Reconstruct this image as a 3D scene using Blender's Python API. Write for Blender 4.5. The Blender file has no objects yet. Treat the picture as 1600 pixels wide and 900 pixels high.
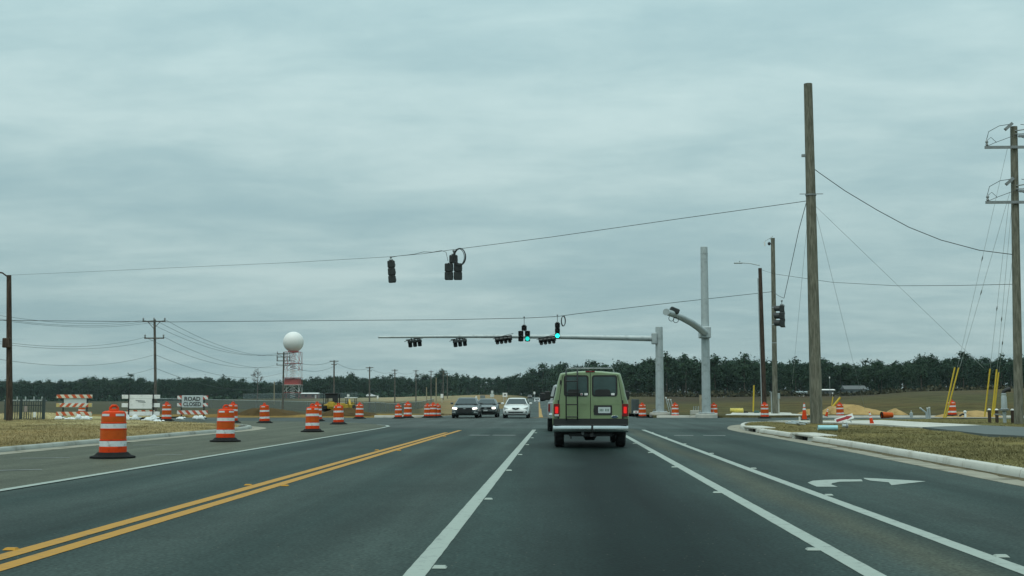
import bpy, math, random
import numpy as np
from mathutils import Vector, Matrix
random.seed(7); rng = np.random.RandomState(11)
scene = bpy.context.scene
R = math.radians
# ------------------------------------------------------------------ camera
FPX, CX, CY, HOR, VPX, EYE = 1900.0, 800.0, 450.0, 626.0, 875.0, 1.2
PITCH = math.atan((HOR - CY) / FPX)
YAW = math.atan((VPX - CX) / FPX * math.cos(PITCH))
cam_d = bpy.data.cameras.new('camera'); cam = bpy.data.objects.new('camera', cam_d)
scene.collection.objects.link(cam); scene.camera = cam
cam.location = (0, 0, EYE); cam.rotation_euler = (math.pi / 2 + PITCH, 0, YAW)
cam_d.sensor_width = 36; cam_d.lens = FPX / 1600 * 36; cam_d.clip_start = 0.1; cam_d.clip_end = 9000
# ------------------------------------------------------------------ sky, sun, exposure
SUN_EL, SUN_AZ = 64.0, 200.0     # azimuth clockwise from +Y: behind the camera, a little left
world = bpy.data.worlds.new('World'); scene.world = world; world.use_nodes = True
def build_world():
    nt = world.node_tree; N = nt.nodes; L = nt.links; N.clear()
    out = N.new('ShaderNodeOutputWorld')
    sky = N.new('ShaderNodeTexSky'); sky.sky_type = 'NISHITA'; sky.sun_disc = False
    sky.sun_elevation = R(SUN_EL); sky.sun_rotation = R(SUN_AZ); sky.air_density = 1.2; sky.dust_density = 2.0
    b1 = N.new('ShaderNodeBackground'); b1.inputs['Strength'].default_value = 0.08; L.new(sky.outputs[0], b1.inputs['Color'])
    tc = N.new('ShaderNodeTexCoord'); sep = N.new('ShaderNodeSeparateXYZ'); L.new(tc.outputs['Generated'], sep.inputs[0])
    def math_(op, a, b=None, clamp=False):
        n = N.new('ShaderNodeMath'); n.operation = op; n.use_clamp = clamp
        for i, v in enumerate((a, b)):
            if v is None: continue
            if isinstance(v, (int, float)): n.inputs[i].default_value = v
            else: L.new(v, n.inputs[i])
        return n.outputs[0]
    z = math_('MAXIMUM', sep.outputs['Z'], 0.0)
    zz = math_('ADD', z, 0.13)
    px = math_('DIVIDE', sep.outputs['X'], zz); py = math_('DIVIDE', sep.outputs['Y'], zz)
    cmb = N.new('ShaderNodeCombineXYZ'); L.new(px, cmb.inputs[0]); L.new(py, cmb.inputs[1])
    def noise(scale, detail, rough, off, sx=1.0):
        mp = N.new('ShaderNodeMapping'); mp.inputs['Location'].default_value = off; mp.inputs['Scale'].default_value = (sx, 1, 1)
        mp.inputs['Rotation'].default_value = (0, 0, R(8))
        L.new(cmb.outputs[0], mp.inputs['Vector'])
        n = N.new('ShaderNodeTexNoise'); n.inputs['Scale'].default_value = scale
        n.inputs['Detail'].default_value = detail; n.inputs['Roughness'].default_value = rough
        n.inputs['Distortion'].default_value = 0.35
        L.new(mp.outputs[0], n.inputs['Vector']); return n.outputs['Fac']
    n1 = noise(1.25, 4, .5, (3.1, 7.3, 0), .66); n2 = noise(4.2, 6, .58, (11.7, 2.9, 0), .66)
    n3 = noise(11.0, 6, .6, (5.3, 1.7, 0), .85)
    mix = math_('ADD', math_('ADD', math_('MULTIPLY', n1, .60), math_('MULTIPLY', n2, .31)), math_('MULTIPLY', n3, .09))
    ramp = N.new('ShaderNodeValToRGB'); L.new(mix, ramp.inputs[0])
    e = ramp.color_ramp.elements; ramp.color_ramp.interpolation = 'B_SPLINE'
    e[0].position = .36; e[0].color = (.318, .475, .505, 1)
    e[1].position = .64; e[1].color = (.520, .672, .670, 1)
    m = e.new(.50); m.color = (.395, .555, .568, 1)
    # overcast luminance: brighter towards the zenith
    g = math_('ADD', math_('MULTIPLY', z, 1.3), .84)
    vm = N.new('ShaderNodeVectorMath'); vm.operation = 'SCALE'; L.new(ramp.outputs[0], vm.inputs[0]); L.new(g, vm.inputs['Scale'])
    b2 = N.new('ShaderNodeBackground'); L.new(vm.outputs[0], b2.inputs['Color']); b2.inputs['Strength'].default_value = 1.0
    ms = N.new('ShaderNodeMixShader'); ms.inputs[0].default_value = .95
    L.new(b1.outputs[0], ms.inputs[1]); L.new(b2.outputs[0], ms.inputs[2]); L.new(ms.outputs[0], out.inputs['Surface'])
build_world()
sd = bpy.data.lights.new('sun', 'SUN'); sun = bpy.data.objects.new('sun', sd); scene.collection.objects.link(sun)
sd.energy = 1.3; sd.angle = R(40); sd.color = (1, .93, .84)
_sv = Vector((math.sin(R(SUN_AZ)) * math.cos(R(SUN_EL)), math.cos(R(SUN_AZ)) * math.cos(R(SUN_EL)), math.sin(R(SUN_EL))))
sun.rotation_euler = _sv.to_track_quat('Z', 'Y').to_euler(); sun.location = (0, 0, 60)
vs = scene.view_settings; vs.view_transform = 'Standard'; vs.look = 'None'; vs.gamma = 1; vs.use_curve_mapping = False; vs.exposure = 0.0
# ------------------------------------------------------------------ pixel <-> place
_f = Vector((-math.sin(YAW) * math.cos(PITCH), math.cos(YAW) * math.cos(PITCH), math.sin(PITCH)))
_r = Vector((math.cos(YAW), math.sin(YAW), 0)); _u = _r.cross(_f)
def ray(px, py): return _f + _r * ((px - CX) / FPX) + _u * ((CY - py) / FPX)
def at(px, py, d):          # the point at distance d down the road
    v = ray(px, py); return Vector((0, 0, EYE)) + v * (d / v.y)
def gp(px, py, z=0.0):      # the point on a level
    v = ray(px, py); return Vector((0, 0, EYE)) + v * ((z - EYE) / v.z)
# ------------------------------------------------------------------ terrain
_cp = []
for px in (-700, -300, 50, 250, 441, 620, 760, 875, 1000, 1150, 1300, 1450, 1600, 2000, 2500):
    _cp.append((px, 108, .05 if px > 950 else -.15))
_cp += [(50,200,0),(50,400,.2),(50,780,.7),(-300,300,0),(-300,800,.6),(250,200,-.2),(250,400,-.1),(250,780,.7),(441,212,-.7),(441,400,-.3),(457,712,2.4),
 (577,230,-1.2),(577,300,-1.8),(617,345,-1.4),(650,390,-.4),(673,430,.4),(692,480,1.4),(577,520,1.2),(620,700,3),(700,620,3.6),
 (700,200,-.3),(740,300,.5),(760,420,2.2),(760,560,4),(838,200,-.3),(838,425,.05),(838,700,2.6),(900,300,.3),(900,560,2.6),
 (1000,160,.7),(1000,300,1.8),(1000,440,2.6),(1250,160,1.0),(1250,300,2.0),(1250,430,2.6),(1500,130,1.0),(1500,200,2.1),(1500,300,3.4),(1600,200,2.6),(1600,300,4.2),(1600,430,4.6),(2000,300,5),(1500,430,4)]
_C = np.array(_cp, float)
def terr(x, y):
    x = np.atleast_1d(np.asarray(x, float)); y = np.atleast_1d(np.asarray(y, float))
    yy = np.maximum(y, 60.0); px = VPX + x / yy * FPX; ly = np.log(yy)
    w = 1.0 / ((((px[..., None] - _C[:, 0]) / 110.0) ** 2 + ((ly[..., None] - np.log(_C[:, 1])) / .16) ** 2 + .15) ** 1.8)
    z = (w * _C[:, 2]).sum(-1) / w.sum(-1)
    t = np.clip((y - 96) / 30, 0, 1); t = t * t * (3 - 2 * t)
    z = z * t - .06 * (1 - t)
    return z
def tz(x, y): return float(terr(x, y)[0])
def gt(px, d):              # ground point seen in column px at distance d
    x = at(px, HOR, d).x; return Vector((x, d, tz(x, d)))
# ------------------------------------------------------------------ materials
def mat(name, col, rough=.6, metal=0.0, var=.12, scale=3.0, bump=0.0, bscale=None, spec=.4, dirt=None, emit=None, coat=0.0, alpha=None):
    m = bpy.data.materials.new(name); m.use_nodes = True
    nt = m.node_tree; N = nt.nodes; L = nt.links; b = N['Principled BSDF']
    b.inputs['Roughness'].default_value = rough; b.inputs['Metallic'].default_value = metal
    b.inputs['Specular IOR Level'].default_value = spec; b.inputs['Coat Weight'].default_value = coat
    tc = N.new('ShaderNodeTexCoord')
    n = N.new('ShaderNodeTexNoise'); n.inputs['Scale'].default_value = scale; n.inputs['Detail'].default_value = 6; n.inputs['Roughness'].default_value = .6
    L.new(tc.outputs['Object'], n.inputs['Vector'])
    rp = N.new('ShaderNodeValToRGB'); L.new(n.outputs['Fac'], rp.inputs[0])
    c2 = dirt if dirt else col
    rp.color_ramp.elements[0].position = .3; rp.color_ramp.elements[1].position = .7
    rp.color_ramp.elements[0].color = tuple(max(0, c * (1 - var)) for c in c2) + (1,)
    rp.color_ramp.elements[1].color = tuple(c * (1 + var) for c in col) + (1,)
    if dirt:
        k = rp.color_ramp.elements.new(.45); k.color = tuple(col) + (1,)
    L.new(rp.outputs[0], b.inputs['Base Color'])
    if bump:
        n2 = N.new('ShaderNodeTexNoise'); n2.inputs['Scale'].default_value = bscale or scale * 8; n2.inputs['Detail'].default_value = 4
        L.new(tc.outputs['Object'], n2.inputs['Vector'])
        bp = N.new('ShaderNodeBump'); bp.inputs['Strength'].default_value = bump; bp.inputs['Distance'].default_value = .02
        L.new(n2.outputs['Fac'], bp.inputs['Height']); L.new(bp.outputs[0], b.inputs['Normal'])
    if emit:
        b.inputs['Emission Color'].default_value = tuple(emit[:3]) + (1,); b.inputs['Emission Strength'].default_value = emit[3]
    if alpha is not None: b.inputs['Alpha'].default_value = alpha
    return m
M = {}
M['orange'] = mat('drum orange plastic', (.62, .052, .008), .6, var=.12, scale=7, spec=.15, dirt=(.36, .045, .014))
M['orange2'] = mat('orange sheeting', (.52, .082, .008), .55, var=.12, scale=7, spec=.2)
M['reflect'] = mat('white sheeting', (.62, .66, .66), .4, var=.1, scale=9, dirt=(.36, .37, .34))
M['rubber'] = mat('black rubber', (.012, .013, .013), .9, var=.25, scale=9, spec=.15, dirt=(.028, .026, .022))
M['white'] = mat('white paint', (.74, .75, .72), .5, var=.07, scale=5, dirt=(.60, .60, .56))
M['signwhite'] = mat('sign sheet', (.50, .56, .55), .5, var=.06, scale=4)
M['black'] = mat('black metal', (.016, .018, .018), .55, var=.25, scale=8)
M['signal'] = mat('signal housing', (.022, .028, .027), .5, var=.3, scale=6)
M['galv'] = mat('galvanised steel', (.40, .45, .45), .5, .35, var=.13, scale=2.5, dirt=(.30, .34, .34))
M['steel'] = mat('dull steel', (.24, .26, .26), .5, .5, var=.2, scale=6)
M['wire'] = mat('cable', (.035, .04, .04), .6, var=.2, scale=2)
M['red'] = mat('red paint', (.33, .03, .035), .5, var=.15, scale=4)
M['aviored'] = mat('tower red', (.36, .07, .06), .6, var=.2, scale=.6)
M['yellow'] = mat('yellow plastic', (.52, .37, .03), .5, var=.12, scale=6)
M['machine'] = mat('machine yellow', (.50, .33, .03), .5, var=.2, scale=2, dirt=(.30, .20, .05))
M['tyre'] = mat('tyre', (.014, .015, .015), .85, var=.3, scale=10)
M['rim'] = mat('alloy rim', (.35, .37, .37), .35, .7, var=.15, scale=8)
M['glass'] = mat('car glass', (.012, .02, .02), .08, var=.1, scale=2, spec=.6)
M['vanglass'] = mat('van rear glass', (.040, .072, .068), .1, var=.25, scale=1.2, spec=.5)
M['chrome'] = mat('chrome', (.62, .65, .65), .16, 1.0, var=.08, scale=6)
M['headlamp'] = mat('headlamp lens', (.5, .52, .5), .15, var=.1, scale=6)
M['headlit'] = mat('lit headlamp', (.8, .8, .75), .2, var=.02, emit=(1, .95, .82, 3.2))
M['taillit'] = mat('lit tail lamp', (.45, .015, .012), .2, var=.05, emit=(1, .015, .015, .55))
M['taildark'] = mat('tail lamp', (.16, .012, .012), .2, var=.1)
M['green'] = mat('lit green lens', (.02, .5, .45), .3, var=.02, emit=(.02, 1.0, .82, 2.2))
M['green2'] = mat('dim green lens', (.01, .3, .27), .3, var=.02, emit=(.02, .9, .75, .9))
M['lens'] = mat('dark lens', (.03, .022, .02), .25, var=.2)
M['pvc'] = mat('pale blue plastic pipe', (.33, .60, .64), .4, var=.06, scale=4)
M['bag'] = mat('white sandbag cloth', (.62, .66, .66), .8, var=.14, scale=6, bump=.5, bscale=14, dirt=(.45, .45, .41))
def wood(name, c1, c2):
    m = bpy.data.materials.new(name); m.use_nodes = True; nt = m.node_tree; N = nt.nodes; L = nt.links; b = N['Principled BSDF']
    b.inputs['Roughness'].default_value = .85; b.inputs['Specular IOR Level'].default_value = .2
    tc = N.new('ShaderNodeTexCoord'); mp = N.new('ShaderNodeMapping'); mp.inputs['Scale'].default_value = (6, 6, .8); L.new(tc.outputs['Object'], mp.inputs[0])
    n = N.new('ShaderNodeTexNoise'); n.inputs['Scale'].default_value = 2.2; n.inputs['Detail'].default_value = 7; n.inputs['Roughness'].default_value = .65; L.new(mp.outputs[0], n.inputs['Vector'])
    rp = N.new('ShaderNodeValToRGB'); L.new(n.outputs['Fac'], rp.inputs[0])
    rp.color_ramp.elements[0].position = .40; rp.color_ramp.elements[0].color = c1 + (1,); rp.color_ramp.elements[1].position = .62; rp.color_ramp.elements[1].color = c2 + (1,)
    L.new(rp.outputs[0], b.inputs['Base Color'])
    bp = N.new('ShaderNodeBump'); bp.inputs['Strength'].default_value = .5; bp.inputs['Distance'].default_value = .02; L.new(n.outputs['Fac'], bp.inputs['Height']); L.new(bp.outputs[0], b.inputs['Normal'])
    return m
M['polewood'] = wood('weathered treated wood', (.100, .102, .076), (.200, .196, .155))
M['polegrey'] = wood('grey pole wood', (.07, .065, .055), (.17, .155, .13))
M['polebrown'] = wood('brown pole wood', (.035, .026, .02), (.09, .065, .048))
M['post'] = wood('pale timber', (.20, .17, .11), (.36, .32, .22))
# ------------------------------------------------------------------ mesh builder
class MB:
    def __init__(s): s.v = []; s.f = []; s.M = Matrix.Identity(4)
    def add(s, vs, fs):
        o = len(s.v); s.v += [tuple(s.M @ Vector(p)) for p in vs]; s.f += [tuple(i + o for i in f) for f in fs]; return s
    def box(s, c, d, rot=None):
        x, y, z = d[0] / 2, d[1] / 2, d[2] / 2
        vs = [Vector((a * x, b * y, e * z)) for e in (-1, 1) for b in (-1, 1) for a in (-1, 1)]
        if rot is not None:
            from mathutils import Euler
            r = Euler(rot).to_matrix(); vs = [r @ p for p in vs]
        vs = [p + Vector(c) for p in vs]
        return s.add(vs, [(0, 2, 3, 1), (4, 5, 7, 6), (0, 1, 5, 4), (2, 6, 7, 3), (0, 4, 6, 2), (1, 3, 7, 5)])
    def bbox(s, c, d, b=.02):            # box with chamfered vertical and horizontal edges
        x, y, z = d[0] / 2, d[1] / 2, d[2] / 2; b = min(b, x * .9, y * .9, z * .9)
        rings = []
        def ring(hx, hy, zz, cb): return [(-hx + cb, -hy, zz), (hx - cb, -hy, zz), (hx, -hy + cb, zz), (hx, hy - cb, zz), (hx - cb, hy, zz), (-hx + cb, hy, zz), (-hx, hy - cb, zz), (-hx, -hy + cb, zz)]
        rs = [ring(x - b, y - b, -z, b * .4), ring(x, y, -z + b, b), ring(x, y, z - b, b), ring(x - b, y - b, z, b * .4)]
        vs = [Vector(p) + Vector(c) for r in rs for p in r]; fs = [tuple(range(7, -1, -1)), tuple(range(24, 32))]
        for k in range(3):
            for i in range(8): fs.append((k * 8 + i, k * 8 + (i + 1) % 8, k * 8 + 8 + (i + 1) % 8, k * 8 + 8 + i))
        return s.add(vs, fs)
    def cyl(s, p0, p1, r0, r1=None, n=12, cap=True):
        r1 = r0 if r1 is None else r1; p0 = Vector(p0); p1 = Vector(p1); d = (p1 - p0).normalized()
        a = d.cross(Vector((0, 0, 1)) if abs(d.z) < .9 else Vector((1, 0, 0))).normalized(); b = d.cross(a)
        vs = []
        for p, r in ((p0, r0), (p1, r1)):
            for i in range(n): t = 2 * math.pi * i / n; vs.append(p + (a * math.cos(t) + b * math.sin(t)) * r)
        fs = [(i, (i + 1) % n, n + (i + 1) % n, n + i) for i in range(n)]
        if cap: fs += [tuple(range(n - 1, -1, -1)), tuple(range(n, 2 * n))]
        return s.add(vs, fs)
    def tube(s, path, r, n=6, cap=True):
        path = [Vector(p) for p in path]; k = len(path); rr = r if isinstance(r, (list, tuple)) else [r] * k
        vs = []; a = None
        for i, p in enumerate(path):
            d = (path[min(i + 1, k - 1)] - path[max(i - 1, 0)]).normalized()
            if a is None: a = d.cross(Vector((0, 0, 1)) if abs(d.z) < .9 else Vector((1, 0, 0))).normalized()
            else: a = (a - d * a.dot(d)).normalized()
            b = d.cross(a)
            for j in range(n): t = 2 * math.pi * j / n; vs.append(p + (a * math.cos(t) + b * math.sin(t)) * rr[i])
        fs = [(i * n + j, i * n + (j + 1) % n, (i + 1) * n + (j + 1) % n, (i + 1) * n + j) for i in range(k - 1) for j in range(n)]
        if cap: fs += [tuple(range(n - 1, -1, -1)), tuple(range((k - 1) * n, k * n))]
        return s.add(vs, fs)
    def lathe(s, prof, n=24, c=(0, 0, 0), axis='z', cap=True):
        vs = []
        for r, h in prof:
            for j in range(n):
                t = 2 * math.pi * j / n; x, y = r * math.cos(t), r * math.sin(t)
                p = {'z': (x, y, h), 'x': (h, x, y), 'y': (x, h, y)}[axis]
                vs.append((p[0] + c[0], p[1] + c[1], p[2] + c[2]))
        k = len(prof); fs = [(i * n + j, i * n + (j + 1) % n, (i + 1) * n + (j + 1) % n, (i + 1) * n + j) for i in range(k - 1) for j in range(n)]
        if cap: fs += [tuple(range(n - 1, -1, -1)), tuple(range((k - 1) * n, k * n))]
        return s.add(vs, fs)
    def loft(s, secs, cap=True):
        n = len(secs[0]); vs = [p for q in secs for p in q]; k = len(secs)
        fs = [(i * n + j, i * n + (j + 1) % n, (i + 1) * n + (j + 1) % n, (i + 1) * n + j) for i in range(k - 1) for j in range(n)]
        if cap: fs += [tuple(range(n - 1, -1, -1)), tuple(range((k - 1) * n, k * n))]
        return s.add(vs, fs)
    def slab(s, quad, t):                # a quad given by four corners, thickened by t along its normal
        q = [Vector(p) for p in quad]; nrm = (q[1] - q[0]).cross(q[-1] - q[0]).normalized(); n = len(q)
        vs = [p + nrm * (t / 2) for p in q] + [p - nrm * (t / 2) for p in q]
        fs = [tuple(range(n)), tuple(range(2 * n - 1, n - 1, -1))] + [(i, n + i, n + (i + 1) % n, (i + 1) % n) for i in range(n)]
        return s.add(vs, fs)
    def build(s, name, m, parent=None, smooth=False, loc=None):
        me = bpy.data.meshes.new(name); me.from_pydata(s.v, [], s.f); me.update()
        if smooth is not False:
            me.polygons.foreach_set('use_smooth', [True] * len(me.polygons))
            me.set_sharp_from_angle(angle=R(smooth if smooth is not True else 40))
        me.materials.append(M[m] if isinstance(m, str) else m)
        o = bpy.data.objects.new(name, me); scene.collection.objects.link(o)
        if loc is not None: o.location = loc
        if parent: o.parent = parent
        return o
def tag(o, label=None, cat=None, group=None, kind=None):
    if label: o['label'] = label
    if cat: o['category'] = cat
    if group: o['group'] = group
    if kind: o['kind'] = kind
    return o
def root(name, label, cat, loc=(0, 0, 0), rz=0.0, group=None, rot=None):
    o = bpy.data.objects.new(name, None); scene.collection.objects.link(o); o.empty_display_size = .2
    o.location = loc; o.rotation_euler = rot if rot else (0, 0, rz)
    return tag(o, label, cat, group)
def kids(o): return [c for c in scene.collection.objects if c.parent is o]
def dup(src, label, loc, rz=0.0, rot=None, group=None, scale=None):
    def rec(o, parent):
        c = o.copy(); scene.collection.objects.link(c); c.parent = parent
        for ch in list(o.children): rec(ch, c)
        return c
    c = rec(src, None); c['label'] = label; c.location = loc; c.rotation_euler = rot if rot else (0, 0, rz)
    if group: c['group'] = group
    if scale: c.scale = (scale,) * 3
    return c
# ================================================================== the setting
def nodes_mat(name):
    m = bpy.data.materials.new(name); m.use_nodes = True; return m, m.node_tree.nodes, m.node_tree.links, m.node_tree.nodes['Principled BSDF']
def soil_mat():
    m, N, L, b = nodes_mat('dry grass and soil')
    b.inputs['Roughness'].default_value = .95; b.inputs['Specular IOR Level'].default_value = .1
    at_ = N.new('ShaderNodeAttribute'); at_.attribute_name = 'Col'
    tc = N.new('ShaderNodeTexCoord')
    def nz(s, d, sc=(1, 1, 1)):
        mp = N.new('ShaderNodeMapping'); mp.inputs['Scale'].default_value = sc; L.new(tc.outputs['Object'], mp.inputs[0])
        n = N.new('ShaderNodeTexNoise'); n.inputs['Scale'].default_value = s; n.inputs['Detail'].default_value = d; n.inputs['Roughness'].default_value = .65
        L.new(mp.outputs[0], n.inputs['Vector']); return n
    n1 = nz(.35, 8); n2 = nz(.045, 5, (1, .5, 1)); n3 = nz(5, 4)
    r1 = N.new('ShaderNodeMapRange'); L.new(n1.outputs['Fac'], r1.inputs[0]); r1.inputs[1].default_value = .3; r1.inputs[2].default_value = .7; r1.inputs[3].default_value = .55; r1.inputs[4].default_value = 1.4
    r3 = N.new('ShaderNodeMapRange'); L.new(n3.outputs['Fac'], r3.inputs[0]); r3.inputs[1].default_value = .3; r3.inputs[2].default_value = .7; r3.inputs[3].default_value = .65; r3.inputs[4].default_value = 1.35
    mu = N.new('ShaderNodeMath'); mu.operation = 'MULTIPLY'; L.new(r1.outputs[0], mu.inputs[0]); L.new(r3.outputs[0], mu.inputs[1])
    v = N.new('ShaderNodeVectorMath'); v.operation = 'SCALE'; L.new(at_.outputs['Color'], v.inputs[0]); L.new(mu.outputs[0], v.inputs['Scale'])
    tint = N.new('ShaderNodeValToRGB'); L.new(n2.outputs['Fac'], tint.inputs[0])
    tint.color_ramp.elements[0].position = .35; tint.color_ramp.elements[0].color = (.92, 1.0, .85, 1); tint.color_ramp.elements[1].position = .65; tint.color_ramp.elements[1].color = (1.12, .96, .80, 1)
    v2 = N.new('ShaderNodeVectorMath'); v2.operation = 'MULTIPLY'; L.new(v.outputs[0], v2.inputs[0]); L.new(tint.outputs[0], v2.inputs[1]); L.new(v2.outputs[0], b.inputs['Base Color'])
    bp = N.new('ShaderNodeBump'); bp.inputs['Strength'].default_value = .6; bp.inputs['Distance'].default_value = .06; L.new(n3.outputs['Fac'], bp.inputs['Height']); L.new(bp.outputs[0], b.inputs['Normal'])
    return m
M['soil'] = soil_mat()
def asphalt(name, stops, grain=.42, patch=.28, spec=.07):
    m, N, L, b = nodes_mat(name)
    b.inputs['Roughness'].default_value = .66; b.inputs['Specular IOR Level'].default_value = spec
    tc = N.new('ShaderNodeTexCoord'); sp = N.new('ShaderNodeSeparateXYZ'); L.new(tc.outputs['Object'], sp.inputs[0])
    wob = N.new('ShaderNodeTexNoise'); wob.inputs['Scale'].default_value = .09; wob.inputs['Detail'].default_value = 3; L.new(tc.outputs['Object'], wob.inputs['Vector'])
    a1 = N.new('ShaderNodeMath'); a1.operation = 'MULTIPLY_ADD'; L.new(wob.outputs['Fac'], a1.inputs[0]); a1.inputs[1].default_value = 1.3; L.new(sp.outputs['X'], a1.inputs[2])
    mr = N.new('ShaderNodeMapRange'); L.new(a1.outputs[0], mr.inputs[0]); mr.inputs[1].default_value = -9.35; mr.inputs[2].default_value = 10.65
    rp = N.new('ShaderNodeValToRGB'); L.new(mr.outputs[0], rp.inputs[0])
    el = rp.color_ramp.elements
    while len(el) > 1: el.remove(el[0])
    for i, (x, c) in enumerate(stops):
        e = el[0] if i == 0 else el.new((x + 10) / 20)
        e.position = (x + 10) / 20; e.color = c + (1,)
    def nz(s, d, sc, lo, hi, r=.6):
        mp = N.new('ShaderNodeMapping'); mp.inputs['Scale'].default_value = sc; L.new(tc.outputs['Object'], mp.inputs[0])
        n = N.new('ShaderNodeTexNoise'); n.inputs['Scale'].default_value = s; n.inputs['Detail'].default_value = d; n.inputs['Roughness'].default_value = r; L.new(mp.outputs[0], n.inputs['Vector'])
        q = N.new('ShaderNodeMapRange'); L.new(n.outputs['Fac'], q.inputs[0]); q.inputs[1].default_value = .3; q.inputs[2].default_value = .7; q.inputs[3].default_value = lo; q.inputs[4].default_value = hi
        return n, q.outputs[0]
    _, s1 = nz(1.0, 6, (1.4, .05, 1), 1 - patch, 1 + patch)
    _, s2 = nz(.22, 6, (1, .6, 1), 1 - patch, 1 + patch)
    g, s3 = nz(30, 2, (1, 1, 1), 1 - grain, 1 + grain, .5)
    _, s4 = nz(6, 4, (1, .5, 1), .86, 1.14, .7)
    k = None
    for s in (s1, s2, s3, s4):
        if k is None: k = s; continue
        mm = N.new('ShaderNodeMath'); mm.operation = 'MULTIPLY'; L.new(k, mm.inputs[0]); L.new(s, mm.inputs[1]); k = mm.outputs[0]
    v = N.new('ShaderNodeVectorMath'); v.operation = 'SCALE'; L.new(rp.outputs[0], v.inputs[0]); L.new(k, v.inputs['Scale'])
    # pale grit scattered on the surface
    vo = N.new('ShaderNodeTexVoronoi'); vo.inputs['Scale'].default_value = 9; L.new(tc.outputs['Object'], vo.inputs['Vector'])
    th = N.new('ShaderNodeMath'); th.operation = 'LESS_THAN'; L.new(vo.outputs['Distance'], th.inputs[0]); th.inputs[1].default_value = .07
    gr = N.new('ShaderNodeMath'); gr.operation = 'MULTIPLY'; L.new(th.outputs[0], gr.inputs[0]); gr.inputs[1].default_value = .4
    mx = N.new('ShaderNodeMixRGB'); L.new(gr.outputs[0], mx.inputs[0]); L.new(v.outputs[0], mx.inputs[1]); mx.inputs[2].default_value = (.24, .22, .16, 1)
    L.new(mx.outputs[0], b.inputs['Base Color'])
    bp = N.new('ShaderNodeBump'); bp.inputs['Strength'].default_value = .35; bp.inputs['Distance'].default_value = .01; L.new(g.outputs['Fac'], bp.inputs['Height']); L.new(bp.outputs[0], b.inputs['Normal'])
    return m
A = (.023, .040, .036); D = (.004, .011, .010); P = (.038, .056, .050); T = (.066, .075, .055)
M['asphalt'] = asphalt('main asphalt', [(-7.4, P), (-6.6, A), (-5.8, P), (-4.6, A), (-3.4, P), (-2.6, A), (-1.6, P), (-.7, A), (-.2, (.020, .034, .031)), (.45, D), (1.1, D), (1.6, (.014, .026, .024)), (2.0, A), (2.5, P), (2.85, T), (3.3, A), (4.3, P), (5.2, A), (6.3, P), (8, P)])
M['asphalt2'] = asphalt('crossing asphalt', [(-8, (.056, .070, .064)), (0, (.053, .073, .068)), (8, (.050, .070, .064))])  # lighter base colour stands in for grazing sky reflection on the distant road
M['dusty'] = asphalt('dusty closed pavement', [(-9, (.080, .088, .064)), (0, (.074, .082, .060)), (9, (.08, .088, .066))], patch=.22)
def paint(name, col, under=(.07, .075, .072), wear=.42):
    m, N, L, b = nodes_mat(name); b.inputs['Roughness'].default_value = .6; b.inputs['Specular IOR Level'].default_value = .3
    tc = N.new('ShaderNodeTexCoord')
    n = N.new('ShaderNodeTexNoise'); n.inputs['Scale'].default_value = 7; n.inputs['Detail'].default_value = 9; n.inputs['Roughness'].default_value = .75; L.new(tc.outputs['Object'], n.inputs['Vector'])
    rp = N.new('ShaderNodeValToRGB'); L.new(n.outputs['Fac'], rp.inputs[0]); e = rp.color_ramp.elements
    e[0].position = wear - .08; e[0].color = tuple(.6 * a + .4 * c for a, c in zip(under, col)) + (1,); e[1].position = wear + .04; e[1].color = tuple(c * .93 for c in col) + (1,)
    k = e.new(.75); k.color = tuple(col) + (1,)
    L.new(rp.outputs[0], b.inputs['Base Color']); return m
M['roadwhite'] = paint('white road paint', (.31, .36, .32)); M['roadyellow'] = paint('yellow road paint', (.42, .205, .010))
M['thinwhite'] = paint('worn white paint', (.24, .26, .245), wear=.52); M['thinyellow'] = paint('worn yellow paint', (.38, .215, .035), wear=.44)
M['concrete'] = mat('pale concrete', (.47, .47, .42), .85, var=.12, scale=1.1, bump=.25, bscale=30, spec=.2, dirt=(.36, .35, .29))
M['gutter'] = mat('stained gutter concrete', (.25, .24, .19), .9, var=.22, scale=1.5, spec=.2, dirt=(.10, .09, .06))
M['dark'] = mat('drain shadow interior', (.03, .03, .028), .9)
M['oldkerb'] = mat('weathered kerb concrete', (.30, .32, .29), .9, var=.16, scale=1.2, spec=.15, dirt=(.20, .20, .165))
def attr_cols(me, cols):
    a = me.color_attributes.new('Col', 'FLOAT_COLOR', 'POINT'); c = np.ones((len(me.vertices), 4), np.float32); c[:, :3] = cols; a.data.foreach_set('color', c.ravel())
def soil_color(x, y):
    x = np.asarray(x); y = np.asarray(y); px = VPX + x / np.maximum(y, 8) * FPX
    ss = lambda v, a, b_: np.clip((v - a) / (b_ - a), 0, 1)
    c = np.zeros(x.shape + (3,)); c[:] = (.066, .060, .030)
    def mixc(w, col): 
        nonlocal c; c = c * (1 - w[..., None]) + np.array(col) * w[..., None]
    mixc(ss(px, 760, 560) * ss(y, 100, 150), (.060, .060, .040))                      # left field, grey olive
    mixc(ss(px, 990, 1050) * ss(y, 84, 100) * (1 - ss(y, 170, 200)), (.074, .064, .026))   # right corner, dry olive
    mixc(ss(px, 990, 1050) * ss(y, 190, 240) * (1 - ss(px, 1350, 1450)), (.050, .040, .026))   # brown brush beyond
    mixc(ss(px, 1350, 1450) * ss(y, 140, 200), (.070, .060, .032))
    mixc(np.clip(1 - np.abs(px - 740) / 85, 0, 1) ** .5 * ss(y, 105, 130), (.23, .175, .10))    # sandy bank by the far road
    mixc(ss(y, 430, 500) * np.clip(1 - np.abs(px - 620) / 170, 0, 1), (.26, .23, .16))
    mixc(ss(px, 700, 640) * ss(y, 84, 88) * (1 - ss(y, 104, 122)) * (y > 80), (.20, .13, .042))
    return c
def far_xc(y): return -1.3 - .0175 * (np.asarray(y, float) - 84)
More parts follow.
